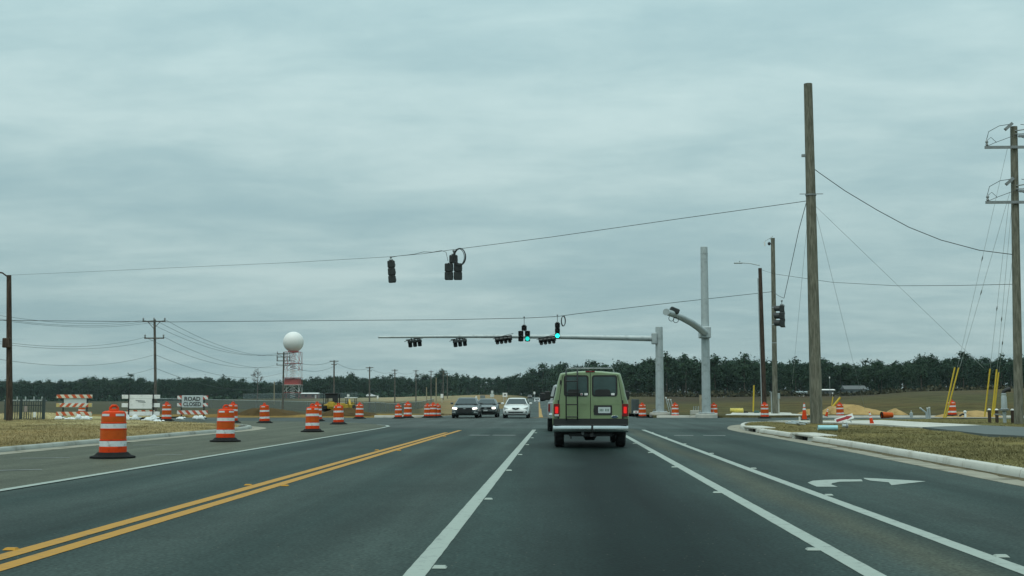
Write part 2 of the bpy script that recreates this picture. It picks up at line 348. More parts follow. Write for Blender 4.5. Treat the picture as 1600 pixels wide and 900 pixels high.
def far_hl(y): return np.interp(y, [84, 110, 180, 800], [8.2, 7.6, 5.0, 4.6])
def far_hr(y): return np.interp(y, [84, 100, 150, 800], [7.8, 6.5, 4.6, 4.4])
def build_ground():
    th = np.concatenate([np.linspace(-math.pi, -.62, 60, endpoint=False), np.linspace(-.62, .62, 300, endpoint=False), np.linspace(.62, math.pi, 60, endpoint=False)])
    rr = np.exp(np.linspace(math.log(3), math.log(2600), 170)); T_, R_ = np.meshgrid(th, rr)
    X = R_ * np.sin(T_); Y = R_ * np.cos(T_); n = len(th); k = len(rr)
    Z = np.stack([terr(X[i], Y[i]) for i in range(k)])
    inr = (Y > 80) & (Y < 760) & (X > far_xc(Y) - far_hl(Y) - 2.5) & (X < far_xc(Y) + far_hr(Y) + 2.5)
    Z = Z - .22 * inr
    Z[Y < 60] = -.06
    vs = [(0, 0, -.06)] + list(map(tuple, np.stack([X.ravel(), Y.ravel(), Z.ravel()], 1)))
    fs = [(0, 1 + (j + 1) % n, 1 + j) for j in range(n)]
    for i in range(k - 1):
        for j in range(n): fs.append((1 + i * n + j, 1 + i * n + (j + 1) % n, 1 + (i + 1) * n + (j + 1) % n, 1 + (i + 1) * n + j))
    mb = MB(); mb.v = vs; mb.f = fs; o = mb.build('ground', 'soil', smooth=80)
    cols = soil_color(np.array([v[0] for v in vs]), np.array([v[1] for v in vs])); attr_cols(o.data, cols)
    tag(o, kind='structure'); return o
ground = build_ground()
def sheet(name, ys, xl, xr, nc, zf, m, cols=None, grade=1.0, kind='structure', parent=None):
    vs = []; fs = []; ys = list(ys)
    for y in ys:
        a, b_ = xl(y), xr(y)
        for j in range(nc + 1):
            t = j / nc; t = t ** grade if grade >= 1 else 1 - (1 - t) ** (1 / grade)
            x = a + (b_ - a) * t; vs.append((x, y, zf(x, y)))
    w = nc + 1
    for i in range(len(ys) - 1):
        for j in range(nc): fs.append((i * w + j, i * w + j + 1, (i + 1) * w + j + 1, (i + 1) * w + j))
    mb = MB(); mb.v = vs; mb.f = fs; o = mb.build(name, m, parent, smooth=80)
    if m == 'soil':
        V = np.array(vs); attr_cols(o.data, cols(V[:, 0], V[:, 1]) if cols else soil_color(V[:, 0], V[:, 1]))
    if kind: tag(o, kind=kind)
    return o
interp = lambda v, pts: float(np.interp(v, [p[0] for p in pts], [p[1] for p in pts]))
# --- roads
RF = [(-8, 6.72), (18, 7.02), (30, 7.35), (40, 7.42), (48, 7.42), (53, 7.75), (60, 9.0), (64, 11), (66, 12.5), (69, 16.5), (71, 22), (72, 30), (72.5, 60)]   # right kerb face: y, x
def rf(y): return interp(y, RF)
LF = [(-8, -13.0), (50, -13.0), (55, -14.2), (59, -17.2), (62, -21.5), (66, -26), (70, -27), (90, -27)]
def lf(y): return interp(y, LF)
road = sheet('road', np.linspace(-8, 53, 50), lambda y: -7.6, lambda y: rf(min(y, 50)) - .52 if y < 50 else 7.4, 10, lambda x, y: 0.0, 'asphalt')
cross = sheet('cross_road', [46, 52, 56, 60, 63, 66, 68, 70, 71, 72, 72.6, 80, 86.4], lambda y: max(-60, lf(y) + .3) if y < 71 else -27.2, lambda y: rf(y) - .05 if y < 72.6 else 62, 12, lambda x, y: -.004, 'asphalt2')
dust = sheet('closed_pavement', [-8, 20, 40, 50, 54, 57, 60, 63, 66, 69, 71.5], lambda y: lf(y) + .02, lambda y: -7.5 if y < 52 else interp(y, [(52, -7.6), (60, -8.6), (66, -11), (71.5, -17)]), 8, lambda x, y: .004 if y > 52 else -.003, 'dusty')
def frz(x, y):
    t = min(max((y - 86) / 24, 0), 1); return (0.0) * (1 - t) + (tz(float(far_xc(y)), y) + .02) * t
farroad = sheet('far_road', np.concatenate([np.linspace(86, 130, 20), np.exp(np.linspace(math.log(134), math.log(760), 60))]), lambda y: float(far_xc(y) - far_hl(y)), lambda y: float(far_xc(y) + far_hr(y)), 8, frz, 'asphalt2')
# --- verges
def bumpy(x, y): return .018 * math.sin(x * 1.3 + y * .7) + .014 * math.sin(x * .37 - y * .9 + 1) + .01 * math.sin(3.1 * x + 2.3 * y)
def vr_z(x, y):
    e = min(1, max(0, x - rf(y) - .2) / 1.5); return .145 + e * (.012 + bumpy(x, y))
def vcol_r(x, y):
    c = np.zeros(x.shape + (3,)); c[:] = (.135, .115, .046); n = np.sin(x * .9 + 1.7 * np.sin(y * .4)) * np.sin(y * .55 + x * .3)
    w = np.clip(n, 0, 1)[..., None] * .6; return c * (1 - w) + np.array((.092, .092, .036)) * w
ysr = np.concatenate([np.linspace(-8, 50, 100), np.linspace(50.5, 72.4, 50)])
verge_r = sheet('grass_verge', ysr, lambda y: rf(y) + .17, lambda y: 62.0, 40, vr_z, 'soil', vcol_r, grade=2.2)
def vl_z(x, y):
    e = min(1, max(0, lf(y) - .4 - x) / 1.5); b_ = .108 + .037 * e + e * (.02 + bumpy(x, y))
    b_ += .34 * math.exp(-((x + 31.5) / 4.0) ** 2 - ((y - 72) / 2.2) ** 2) * e + .16 * math.exp(-((x + 22.5) / 3.5) ** 2 - ((y - 57) / 2.0) ** 2) * e
    t = min(max((y - 80) / 28, 0), 1); return b_ * (1 - t) + (tz(x, y) + .03) * t
def vcol_l(x, y):
    c = np.zeros(x.shape + (3,)); c[:] = (.22, .175, .085)
    n = np.clip(np.sin(x * .35 + 2) * np.sin(y * .31 - .5 + x * .1) + .1, 0, 1)[..., None]; c = c * (1 - n) + np.array((.32, .27, .16)) * n
    w = np.clip((y - 61) / 5, 0, 1) * np.clip((84 - y) / 8, 0, 1) * np.clip((-x - 22) / 4, 0, 1); w = w[..., None]
    c = c * (1 - w) + np.array((.34, .29, .17)) * w
    w = np.clip((y - 82) / 8, 0, 1)[..., None]; return c * (1 - w) + soil_color(x, y) * w
verge_l = sheet('grass_verge', np.concatenate([np.linspace(-8, 50, 60), np.linspace(50.5, 116, 120)]), lambda y: -78.0, lambda y: lf(y) - .3 if y < 86 else interp(y, [(86, -27), (116, -27)]), 60, vl_z, 'soil', vcol_l, grade=.5)
def vf_z(x, y):
    if x > 0 and y < 86.52: return -.08
    if x < 0 and y < 90: return -.03 + (y - 86.42) * .05 + bumpy(x, y) * .3
    t = min(max((y - 88) / 24, 0), 1); return (.15 + .02 * (y - 86.5) * (1 if x > 0 else .3)) * (1 - t) + (tz(x, y) + .03) * t + bumpy(x, y) * min(1, (y - 86.2) / 3)
verge_fr = sheet('grass_verge', np.concatenate([[86.5, 86.54], np.linspace(86.6, 116, 50)]), lambda y: float(far_xc(y) + far_hr(y)) + .3, lambda y: 75, 50, vf_z, 'soil', grade=1.8)
verge_fl = sheet('grass_verge', np.linspace(86.42, 116, 40), lambda y: -27.2, lambda y: float(far_xc(y) - far_hl(y)) - .3, 30, vf_z, 'soil')
# --- kerbs
def smooth_path(pts, step=.5):
    P_ = [Vector((p[0], p[1], 0)) for p in pts]; out = []
    for i in range(len(P_) - 1):
        p0 = P_[max(i - 1, 0)]; p1 = P_[i]; p2 = P_[i + 1]; p3 = P_[min(i + 2, len(P_) - 1)]; k = max(2, int((p2 - p1).length / step))
        for j in range(k):
            t = j / k; out.append(.5 * ((2 * p1) + (p2 - p0) * t + (2 * p0 - 5 * p1 + 4 * p2 - p3) * t * t + (3 * p1 - p0 - 3 * p2 + p3) * t ** 3))
    out.append(P_[-1]); return out
def sweep(path, prof, side):
    secs = []
    for i, p in enumerate(path):
        d = (path[min(i + 1, len(path) - 1)] - path[max(i - 1, 0)]).normalized(); nrm = Vector((d.y, -d.x, 0)) * side
        secs.append([p + nrm * s + Vector((0, 0, z)) for s, z in prof])
    return secs
KP = [(0, -.1), (.012, .06), (.03, .135), (.055, .152), (.17, .158), (.20, .15), (.20, -.1)]
def kerb(pts, side, seg=3.0, gaps=(), gut=.55, zb=0.0, km='concrete'):
    path = smooth_path(pts); g = MB()
    if gut: g.loft(sweep(path, [(-gut, -.1), (-gut, .008), (-.3, .004), (.0, .006), (.0, -.1)], side))
    else: g.loft(sweep(path, [(.02, -.12), (.02, .02), (.18, .02), (.18, -.12)], side))
    o = g.build('kerb', 'gutter', smooth=30); tag(o, kind='structure')
    n = max(1, int(seg / .5)); i = 0
    while i < len(path) - 1:
        j = min(i + n, len(path) - 1); sub = [p.copy() for p in path[i:j + 1]]
        if not any(a < sub[len(sub) // 2].y < b_ for a, b_ in gaps) and len(sub) >= 2:
            sub[0] = sub[0].lerp(sub[1], .015); sub[-1] = sub[-1].lerp(sub[-2], .015)
            jz = random.uniform(-.004, .004); k = MB(); k.loft(sweep(sub, [(s, z + (jz if z > 0 else 0) + zb) for s, z in KP], side)); k.build('kerb_segment', km, o, smooth=50)
        i = j
    return o
kr = kerb([(rf(y), y) for y in (-8, 0, 9, 18, 24, 30, 35, 40, 44, 48, 53, 60, 64, 66, 69, 71)] + [(30, 72), (60, 72.5)], 1, gaps=((36.2, 39.3), (46.6, 49.8)))
def kerb_dirt(path, side, seed):
    r_ = random.Random(seed); P_ = smooth_path(path, .3); vs = []; fs = []
    for i, p in enumerate(P_):
        d = (P_[min(i + 1, len(P_) - 1)] - P_[max(i - 1, 0)]).normalized(); n = Vector((d.y, -d.x, 0)) * side
        w = max(.012, .10 + .07 * math.sin(i * .11 + seed) + .05 * math.sin(i * .47) + r_.uniform(-.05, .05)); a = p - n * .0; b_ = p - n * (w * .5) ; c_ = p - n * w
        vs += [(a.x, a.y, .028), (b_.x, b_.y, .024), (c_.x, c_.y, .002)]
        if i: q = 3 * i; fs += [(q - 3, q - 2, q + 1, q), (q - 2, q - 1, q + 2, q + 1)]
    k = MB(); k.v = vs; k.f = fs; return k
kerb_dirt([(rf(y), y) for y in (-6, 0, 9, 18, 24, 30, 35, 36.2)], 1, 1).build('gutter_dirt', mat('gutter silt', (.10, .085, .05), .95, var=.3, scale=3, spec=.1), kr, smooth=80)
kerb_dirt([(rf(y), y) for y in (39.4, 42, 46.5)], 1, 2).build('gutter_dirt', bpy.data.materials['gutter silt'], kr, smooth=80)
kl = kerb([(lf(y), y) for y in (-8, 0, 10, 20, 30, 40, 50, 55, 59)] + [(-21.5, 62), (-26, 66)], -1, gut=.6, zb=-.04, km='oldkerb')
kf = kerb([(11.2, 88.5), (11.0, 87.1), (10.2, 86.5), (8, 86.45), (6.8, 86.5)], 1, gut=0)
kf2 = kerb([(60, 86.4), (40, 86.4), (20, 86.4), (18.2, 86.7), (17.6, 88)], 1, gut=0)
kf3 = kerb([(-9.6, 92), (-9.7, 88), (-10.3, 86.9), (-11.5, 86.5), (-13.2, 86.45)], 1, gut=0)
for y0, y1 in ((36.3, 39.2), (46.7, 49.7)):                 # kerb inlets
    ym = (y0 + y1) / 2; xk = rf(ym); sl = MB(); L_ = y1 - y0
    sl.bbox((xk + .34, ym, .155), (.75, L_ + .2, .075), .02); o = sl.build('inlet_slab', 'concrete', kr, smooth=30)
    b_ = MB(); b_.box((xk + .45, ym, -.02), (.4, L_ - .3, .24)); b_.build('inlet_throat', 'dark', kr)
    for e in (y0, y1):
        k = MB(); k.bbox((xk + .16, e, .05), (.34, .32, .2), .03); k.build('inlet_cheek', 'concrete', kr, smooth=30)
# --- concrete footway, path and driveway
def flat(name, pts, z, m, t=.05, parent=None):
    k = MB(); k.slab([(p[0], p[1], z - t / 2) for p in pts], t); o = k.build(name, m, parent)
    if not parent: tag(o, kind='structure')
    return o
zc = .215
M['greypath'] = mat('new grey asphalt', (.115, .135, .13), .9, var=.1, scale=.8, bump=.3, bscale=40, spec=.1)
flat('footway', [gp(*p, zc).xy for p in ((1201, 657.5), (1300, 660.2), (1378, 663.0), (1417, 666), (1441, 667.2), (1534, 664.2), (1378, 656.2), (1330, 657))], zc, 'concrete', .1)
flat('path', [gp(*p, zc).xy for p in ((1441.5, 667.3), (1480, 671.5), (1540, 678), (1600, 681), (1700, 687), (1700, 671.5), (1600, 667.3), (1534.5, 664.3))], zc, 'greypath', .1)
sheet('driveway', np.linspace(86.2, 100, 20), lambda y: interp(y, [(86, 11.3), (89, 12.2), (100, 14.2)]), lambda y: interp(y, [(86, 18), (90, 17), (100, 18.6)]), 8, lambda x, y: max(.01, vf_z(x, max(y, 86.6)) + .03) if y > 87 else .02, 'concrete')
# --- markings
def stripe(name, pts, w, m, z=.004, parent=None):
    P_ = [Vector((p[0], p[1], 0)) for p in pts]; vs = []; fs = []; jit = 0
    if not callable(z) and (P_[-1] - P_[0]).length > 5:
        Q = []
        for a, b_ in zip(P_[:-1], P_[1:]):
            k_ = max(1, int((b_ - a).length / .22)); Q += [a.lerp(b_, i / k_) for i in range(k_)]
        P_ = Q + [P_[-1]]; jit = .0018
    for i, p in enumerate(P_):
        d = (P_[min(i + 1, len(P_) - 1)] - P_[max(i - 1, 0)]).normalized(); n = Vector((-d.y, d.x, 0)) * (w / 2 + random.uniform(-jit, jit)); p = p + Vector((random.uniform(-jit, jit) * .5, 0, 0))
        zz = z if not callable(z) else z(p.x, p.y)
        vs += [(p.x + n.x, p.y + n.y, zz), (p.x - n.x, p.y - n.y, zz)]
        if i: fs.append((2 * i - 2, 2 * i - 1, 2 * i + 1, 2 * i))
    k = MB(); k.v = vs; k.f = fs; return k.build(name, m, parent or road)
ln = lambda xs, ys: list(zip(xs, ys))
stripe('lane_line', ln([-.99, -1.02, -1.07], [-5, 20, 50.7]), .155, 'roadwhite')
stripe('bike_lane_line', ln([2.13, 2.18, 2.26], [-5, 20, 50.7]), .155, 'roadwhite')
stripe('bike_lane_line', ln([3.24, 3.3, 3.42], [-5, 20, 50.7]), .155, 'roadwhite')
stripe('centre_line', ln([-4.30, -4.30, -4.28], [-5, 20, 46]), .165, 'roadyellow')
stripe('centre_line', ln([-4.02, -4.03, -4.05], [-5, 20, 49.5]), .165, 'roadyellow')
stripe('edge_line', ln([-7.4, -7.45, -7.6, -7.72, -7.78, -7.95, -8.4, -9.1], [-5, 15, 35, 48, 53, 56.5, 59, 60.6]), .16, 'roadwhite', .012)
for a, b_ in ((-3.15, -2.45), (-2.35, -1.55), (3.95, 4.6), (4.95, 5.7)): stripe('stop_bar', [(a, 42.6), (b_, 42.5)], .5, 'thinwhite')
stripe('stop_bar', [(-7.4, 84.6), (-1.6, 84.6)], .5, 'thinwhite')
for pts in (((1276, 760.3), (1309, 760.5), (1299, 757), (1300, 755), (1312, 752.6), (1348, 752), (1346, 749), (1312, 749), (1290, 749.6), (1270, 751), (1262, 754), (1268, 757)),
            ((1349, 746.6), (1351, 748.4), (1360, 750.8), (1388.5, 753.5), (1393, 758), (1420, 755), (1447, 752), (1408, 749.6), (1369, 747.5))):
    k = MB(); k.v = [tuple(gp(*p, .005)) for p in pts]; k.f = [tuple(range(len(pts)))]; k.build('turn_arrow', 'roadwhite', road)
def farz(x, y): return frz(x, y) + .012
yy = list(np.exp(np.linspace(math.log(88), math.log(640), 40)))
stripe('centre_line', [(float(far_xc(y)), y) for y in yy], .3, 'thinyellow', farz, farroad)
stripe('edge_line', [(float(far_xc(y) - far_hl(y)) + .6, y) for y in yy], .16, 'thinwhite', farz, farroad)
stripe('lane_line', [(float(far_xc(y)) - 3.5, y) for y in yy[:12]], .15, 'thinwhite', farz, farroad)
for k_ in range(5): stripe('median_bar', [(-2.6 + k_ * .25, 85.2 + k_ * .5), (-.4 + k_ * .2, 85.0 + k_ * .5)], .16, 'thinyellow', .006)
for px, py, w in ((68, 716, .9), (235, 695.5, .9), (262, 711, .5), (25, 735, .7)):
    p = gp(px, py); stripe('worn_mark', [(p.x - w / 2, p.y - .1), (p.x + w / 2, p.y + .25)], .14, 'thinwhite', .0035, dust)
# raised pavement markers
rk = MB(); rk.add([(-.052, -.05, 0), (.052, -.05, 0), (.052, .05, 0), (-.052, .05, 0), (-.04, -.02, .016), (.04, -.02, .016), (.04, .02, .016), (-.04, .02, .016)], [(0, 1, 5, 4), (1, 2, 6, 5), (2, 3, 7, 6), (3, 0, 4, 7), (4, 5, 6, 7)])
rpw = rk.build('pavement_marker', 'roadwhite', road); first = True
for x, d0, n in ((-.87, 8.87, 7), (2.03, 10.04, 6), (3.39, 9.66, 7)):
    for k_ in range(n):
        o = rpw if first else rpw.copy()
        if not first: scene.collection.objects.link(o)
        first = False; o.location = (x + .004 * d0 * k_ / 3 * (1 if x > 0 else -.5), d0 + 6.1 * k_, .004)
rky = MB(); rky.v = rk.v; rky.f = rk.f; rpy = rky.build('pavement_marker', 'roadyellow', road); first = True
for x, ds in ((-4.43, (9.8, 17.3, 29.5)), (-3.88, (17.2, 29.4, 41))):
    for d in ds:
        o = rpy if first else rpy.copy()
        if not first: scene.collection.objects.link(o)
        first = False; o.location = (x, d, .004)
# --- dry grass blades on the two near verges
def blades(name, n, sampler, zf, label, h=(.03, .10), bm_='blade'):
    pts = np.array([sampler() for _ in range(n)]); z = np.array([zf(a, b_) for a, b_ in pts])
    nb = 4; V = np.zeros((n, nb, 3, 3)); ang = rng.rand(n, nb) * 6.283; hh = h[0] + rng.rand(n, nb) * (h[1] - h[0]); ox = rng.randn(n, nb, 2) * .08; w = .006 + .009 * rng.rand(n, nb)
    bx = pts[:, None, 0] + ox[..., 0]; by = pts[:, None, 1] + ox[..., 1]; bz = np.repeat(z[:, None] - .01, nb, 1); lean = rng.randn(n, nb, 2) * .05
    V[:, :, 0] = np.stack([bx - w * np.cos(ang), by - w * np.sin(ang), bz], -1); V[:, :, 1] = np.stack([bx + w * np.cos(ang), by + w * np.sin(ang), bz], -1); V[:, :, 2] = np.stack([bx + lean[..., 0], by + lean[..., 1], bz + hh], -1)
    V = V.reshape(-1, 3); me = bpy.data.meshes.new(name); k = len(V) // 3
    me.vertices.add(3 * k); me.vertices.foreach_set('co', V.ravel()); me.loops.add(3 * k); me.loops.foreach_set('vertex_index', np.arange(3 * k)); me.polygons.add(k); me.polygons.foreach_set('loop_start', np.arange(0, 3 * k, 3)); me.update(calc_edges=True)
    me.materials.append(M[bm_]); o = bpy.data.objects.new(name, me); scene.collection.objects.link(o); return tag(o, label, 'grass', kind='stuff')
M['blade'] = mat('dry grass blade', (.185, .165, .078), .9, var=.3, scale=.35, spec=.1, dirt=(.09, .098, .04))
PG = [[gp(*p, zc).xy for p in q] for q in (((1195, 657), (1300, 661.2), (1378, 664), (1417, 667), (1441, 668.2), (1480, 672.6), (1540, 679.5), (1600, 683), (1700, 690), (1700, 671), (1600, 666.5), (1534, 663.2), (1378, 655.5)),)]
def inpoly(x, y):
    for P_ in PG:
        c = False; n = len(P_)
        for i in range(n):
            a, b_ = P_[i], P_[i - 1]
            if (a.y > y) != (b_.y > y) and x < (b_.x - a.x) * (y - a.y) / (b_.y - a.y) + a.x: c = not c
        if c: return True
    return False
def samp_r():
    while True:
        p = samp_r0()
        pn_ = math.sin(p[0] * .9 + 2 * math.sin(p[1] * .35)) * math.sin(p[1] * .6 + 1.3 * math.sin(p[0] * .5)) + .5 * math.sin(p[0] * 2.7 - p[1] * 1.9)
        if not inpoly(*p) and random.random() < .55 + .45 * pn_: return p
def samp_r0():
    d = math.exp(random.uniform(math.log(16), math.log(66))); x0 = rf(d) + .25; return (x0 + random.random() * (min(d * .42 + 2, 30) - x0 if d * .42 + 2 > x0 else 3), d)
M['straw'] = mat('straw blade', (.29, .235, .12), .9, var=.25, scale=.35, spec=.1, dirt=(.16, .13, .05))
def samp_l():
    d = math.exp(random.uniform(math.log(24), math.log(72))); x0 = lf(d) - .4; x1 = -d * .50 - 2; return (x0 + random.random() * (x1 - x0) if x1 < x0 else x0 - random.random() * 2, d)
blades('dry_grass', 22000, samp_r, vr_z, 'short dry brown grass on the verge beside the right kerb', (.02, .07))
blades('dry_grass', 16000, samp_l, vl_z, 'straw coloured dry grass on the verge left of the drums', (.02, .08), 'straw')
# ================================================================== trees
def foliage(name, c1, c2, sc=.12):
    m, N, L, b = nodes_mat(name); b.inputs['Roughness'].default_value = .8; b.inputs['Specular IOR Level'].default_value = .15
    g = N.new('ShaderNodeNewGeometry')
    n = N.new('ShaderNodeTexNoise'); n.inputs['Scale'].default_value = sc; n.inputs['Detail'].default_value = 5; n.inputs['Roughness'].default_value = .7; L.new(g.outputs['Position'], n.inputs['Vector'])
    rp = N.new('ShaderNodeValToRGB'); L.new(n.outputs['Fac'], rp.inputs[0]); e = rp.color_ramp.elements
    e[0].position = .33; e[0].color = c1 + (1,); e[1].position = .68; e[1].color = c2 + (1,); L.new(rp.outputs[0], b.inputs['Base Color'])
    return m
M['pine'] = foliage('pine foliage', (.012, .034, .022), (.032, .060, .030)); M['brush'] = foliage('brush', (.030, .036, .018), (.070, .062, .034))
M['bark'] = wood('bark', (.05, .042, .034), (.13, .11, .09)); M['twig'] = wood('bare twigs', (.09, .075, .065), (.17, .145, .13))
def quads(cen, size, r, nrm=None):
    n = len(cen); q = r.randn(n, 3)
    if nrm is not None: q = nrm + q * .38
    q /= np.linalg.norm(q, axis=1, keepdims=True); a = r.randn(n, 3); a -= (a * q).sum(1, keepdims=True) * q; a /= np.linalg.norm(a, axis=1, keepdims=True); b_ = np.cross(q, a); pass
    s = size * (.6 + .8 * r.rand(n, 1)); a = a * s; b_ = b_ * s * .75
    return np.stack([cen - a - b_ * .6, cen + a * .2 - b_, cen + a + b_ * .5, cen - a * .4 + b_], 1)
def crown(seed, kind):
    r = np.random.RandomState(seed); cen = []; nr = []
    lo = {'pine': .22, 'tall': .38, 'round': .02}[kind]; wd = {'pine': .20, 'tall': .17, 'round': .34}[kind]; nc = {'pine': 30, 'tall': 22, 'round': 36}[kind]
    for _ in range(nc):
        t = r.rand() ** .8; zc_ = lo + (1 - lo) * t * .95; env = wd * (1 - .72 * t ** 1.6) * (.55 + .45 * min(1, t * 4)); an = r.rand() * 6.283; rad = env * (.25 + .75 * r.rand() ** .5)
        c = np.array([rad * math.cos(an), rad * math.sin(an), zc_]); cs = (.055 + .05 * r.rand()) * (1 - .35 * t)
        o_ = r.randn(24, 3); cen.append(c + o_ * np.array([cs, cs, cs * .62])); out = np.array([math.cos(an), math.sin(an), 0]) * .5; nr.append(o_ / np.linalg.norm(o_, axis=1, keepdims=True) * .8 + out + np.array([0, 0, .55]))
    cen.append(np.stack([r.randn(10) * .02, r.randn(10) * .02, .9 + .1 * r.rand(10)], 1)); nr.append(np.tile([0, -.4, .8], (10, 1)))
    return quads(np.concatenate(cen), .0225, r, np.concatenate(nr))
CR = [crown(100 + i, k) for i, k in enumerate(['pine'] * 4 + ['tall'] * 4 + ['round'] * 3)]
def trunk_mb(h, rad, seed):
    r = random.Random(seed); k = MB(); p = [(r.uniform(-.01, .01) * h * i, r.uniform(-.01, .01) * h * i, h * .94 * i / 4) for i in range(5)]; k.tube(p, [rad, rad * .8, rad * .65, rad * .45, rad * .15], 5)
    for i in range(5):
        z = h * r.uniform(.4, .85); a = r.uniform(0, 6.28); l = h * r.uniform(.08, .16); k.tube([(0, 0, z), (l * math.cos(a), l * math.sin(a), z + l * .45)], [rad * .3, rad * .08], 4)
    return k
PROF = [(-300, 590), (0, 592), (90, 592), (140, 588), (200, 588), (240, 591), (290, 586), (350, 588), (385, 592), (430, 594), (460, 590), (500, 586), (548, 584), (570, 588), (610, 585), (650, 588), (690, 582), (720, 585), (760, 588), (800, 585), (828, 581), (850, 574), (880, 571), (920, 570), (960, 567), (1000, 562), (1050, 558), (1090, 562), (1130, 562), (1165, 558), (1200, 564), (1250, 564), (1300, 566), (1340, 568), (1400, 563), (1440, 561), (1500, 557), (1550, 561), (1600, 554), (1900, 550)]
DEP = [(-400, 800), (650, 790), (760, 730), (815, 690), (862, 680), (880, 560), (960, 480), (1050, 440), (1300, 425), (1600, 410), (1900, 400)]
def wood_mass(name, label, a, b_, rows, seed, dstep=9.0, step=4.2):
    r = np.random.RandomState(seed); F = []; TB = MB(); 
    for row in range(rows):
        px = a + r.rand() * 10
        while px < b_:
            d = interp(px, DEP) + row * dstep + r.uniform(-3, 3); ppm = FPX / d; x = at(px, HOR, d).x; z = tz(x, d)
            top = interp(px, PROF) + 5 + r.randn() * (2.0 if b_ < 900 else 3.4) + (r.rand() < .12) * (-4 if b_ < 900 else -6)
            h = (HOR - top) / ppm + EYE - z; h = max(5.0, h) * (1.0 if row > 1 else r.uniform(.8, 1.0) if row else (r.uniform(.4, .72) if b_ < 900 else r.uniform(.25, .5))) * (r.uniform(.5, .8) if b_ < 900 and row in (3, 5) else r.uniform(.4, .62) if row in (3, 5) else 1); ci = 8 + r.randint(3) if row in (0, 3, 5) or r.rand() < .1 else r.randint(8); q = CR[ci]
            an = r.rand() * 6.283; c_, s_ = math.cos(an), math.sin(an); sc = h * (1.0 + .25 * (r.rand() - .3))
            x_ = q[..., 0] * c_ - q[..., 1] * s_; y_ = q[..., 0] * s_ + q[..., 1] * c_
            F.append(np.stack([x_ * sc + x, y_ * sc + d, q[..., 2] * h + z], -1).reshape(-1, 3))
            TB.M = Matrix.Translation((x, d, z - .1)); TB.cyl((0, 0, 0), (0, 0, h * .85), .014 * h, .004 * h, 4, False)
            px += step * ppm * r.uniform(.6, 1.4)
    V = np.concatenate(F); n = len(V) // 4
    o0 = len(V); me = bpy.data.meshes.new(name); tv = np.array(TB.v); V = np.concatenate([V, tv]); fs = np.concatenate([np.arange(4 * n).reshape(-1, 4), np.array([f for f in TB.f if len(f) == 4]) + o0])
    k = len(fs); me.vertices.add(len(V)); me.vertices.foreach_set('co', V.ravel()); me.loops.add(4 * k); me.loops.foreach_set('vertex_index', fs.ravel()); me.polygons.add(k); me.polygons.foreach_set('loop_start', np.arange(0, 4 * k, 4))
    mi = np.zeros(k, np.int32); mi[n:] = 1; me.materials.append(M['pine']); me.materials.append(M['bark']); me.polygons.foreach_set('material_index', mi); me.update(calc_edges=True)
    o = bpy.data.objects.new(name, me); scene.collection.objects.link(o); return tag(o, label, 'wood', kind='stuff')
wood_mass('wood', 'far dark wood along the skyline behind the white dome tower', -340, 870, 8, 5, 7, 3.4)
wood_mass('wood', 'dark pine wood along the skyline right of the green van', 862, 1900, 9, 6, 6, 3.5)
def brush_mass(name, label, spec, seed, m='brush', hgt=(1.0, 2.6)):
    r = np.random.RandomState(seed); F = []
    for px, d, n, spread in spec:
        for _ in range(n):
            p = px + r.randn() * spread; dd = d + r.uniform(-12, 12); x = at(p, HOR, dd).x; z = tz(x, dd); h = r.uniform(*hgt); cen = r.randn(26, 3) * np.array([h * .6, h * .6, h * .3]); cen[:, 2] = np.abs(cen[:, 2]) + .1 * h
            F.append((quads(cen, .22 * h, r) + np.array([x, dd, z])).reshape(-1, 3))
    V = np.concatenate(F); n = len(V) // 4; k = MB(); k.v = list(map(tuple, V)); k.f = [tuple(range(4 * i, 4 * i + 4)) for i in range(n)]
    return tag(k.build(name, m), label, 'brush', kind='stuff')
brush_mass('brush', 'brown undergrowth in front of the wood right of the van', [(px, interp(px, DEP) - 10, 9, 14) for px in range(985, 1640, 22)], 3)
brush_mass('brush', 'grey green undergrowth at the foot of the far left wood', [(px, interp(px, DEP) - 12, 8, 16) for px in range(-60, 820, 26)], 4, 'pine', (2, 5))
pn = {}
def tree(label, px, d, top, kind, group=None):
    x = at(px, HOR, d).x; z = tz(x, d); h = (HOR - top) / (FPX / d) + EYE - z; t = root('pine_tree', label, 'tree', (x, d, z), random.uniform(0, 6), group)
    q = CR[kind].reshape(-1, 3); k = MB(); k.v = [tuple(v * h) for v in q]; k.f = [tuple(range(4 * i, 4 * i + 4)) for i in range(len(q) // 4)]; k.build('crown', 'pine', t)
    trunk_mb(h, .016 * h, kind).build('trunk', 'bark', t)
for lab, px, top, kd in (('pine standing above the wood just left of the green van roof', 848, 567, 1), ('tall pine above the wood right behind the bare mast pole of the long arm', 1042, 549, 2), ('pine poking above the wood between the two grey mast poles', 1072, 554, 5), ('spindly pine above the wood left of the brown lamp pole', 1164, 552, 6),
                         ('broad pine above the wood right of the tall grey mast', 1118, 553, 3), ('reddish topped pine left of the tall wooden pole', 1244, 558, 0), ('pine above the wood left of the yellow guy guards', 1440, 556, 7), ('tall pine above the wood behind the yellow guy guards', 1506, 549, 4), ('pine crown above the wood by the right edge pole', 1566, 553, 2)):
    tree(lab, px, interp(px, DEP) - 3, top, kd)
for lab, px, top, kd in (('pine rising above the wood left of the bare utility pole with two crossarms', 202, 583, 6), ('rounded pine above the wood right of the leafless tree', 548, 580, 3), ('pine above the far wood left of the oncoming dark car', 690, 577, 5), ('small pine above the far wood over the oncoming white car', 832, 575, 1)):
    tree(lab, px, interp(px, DEP) - 5, top, kd)
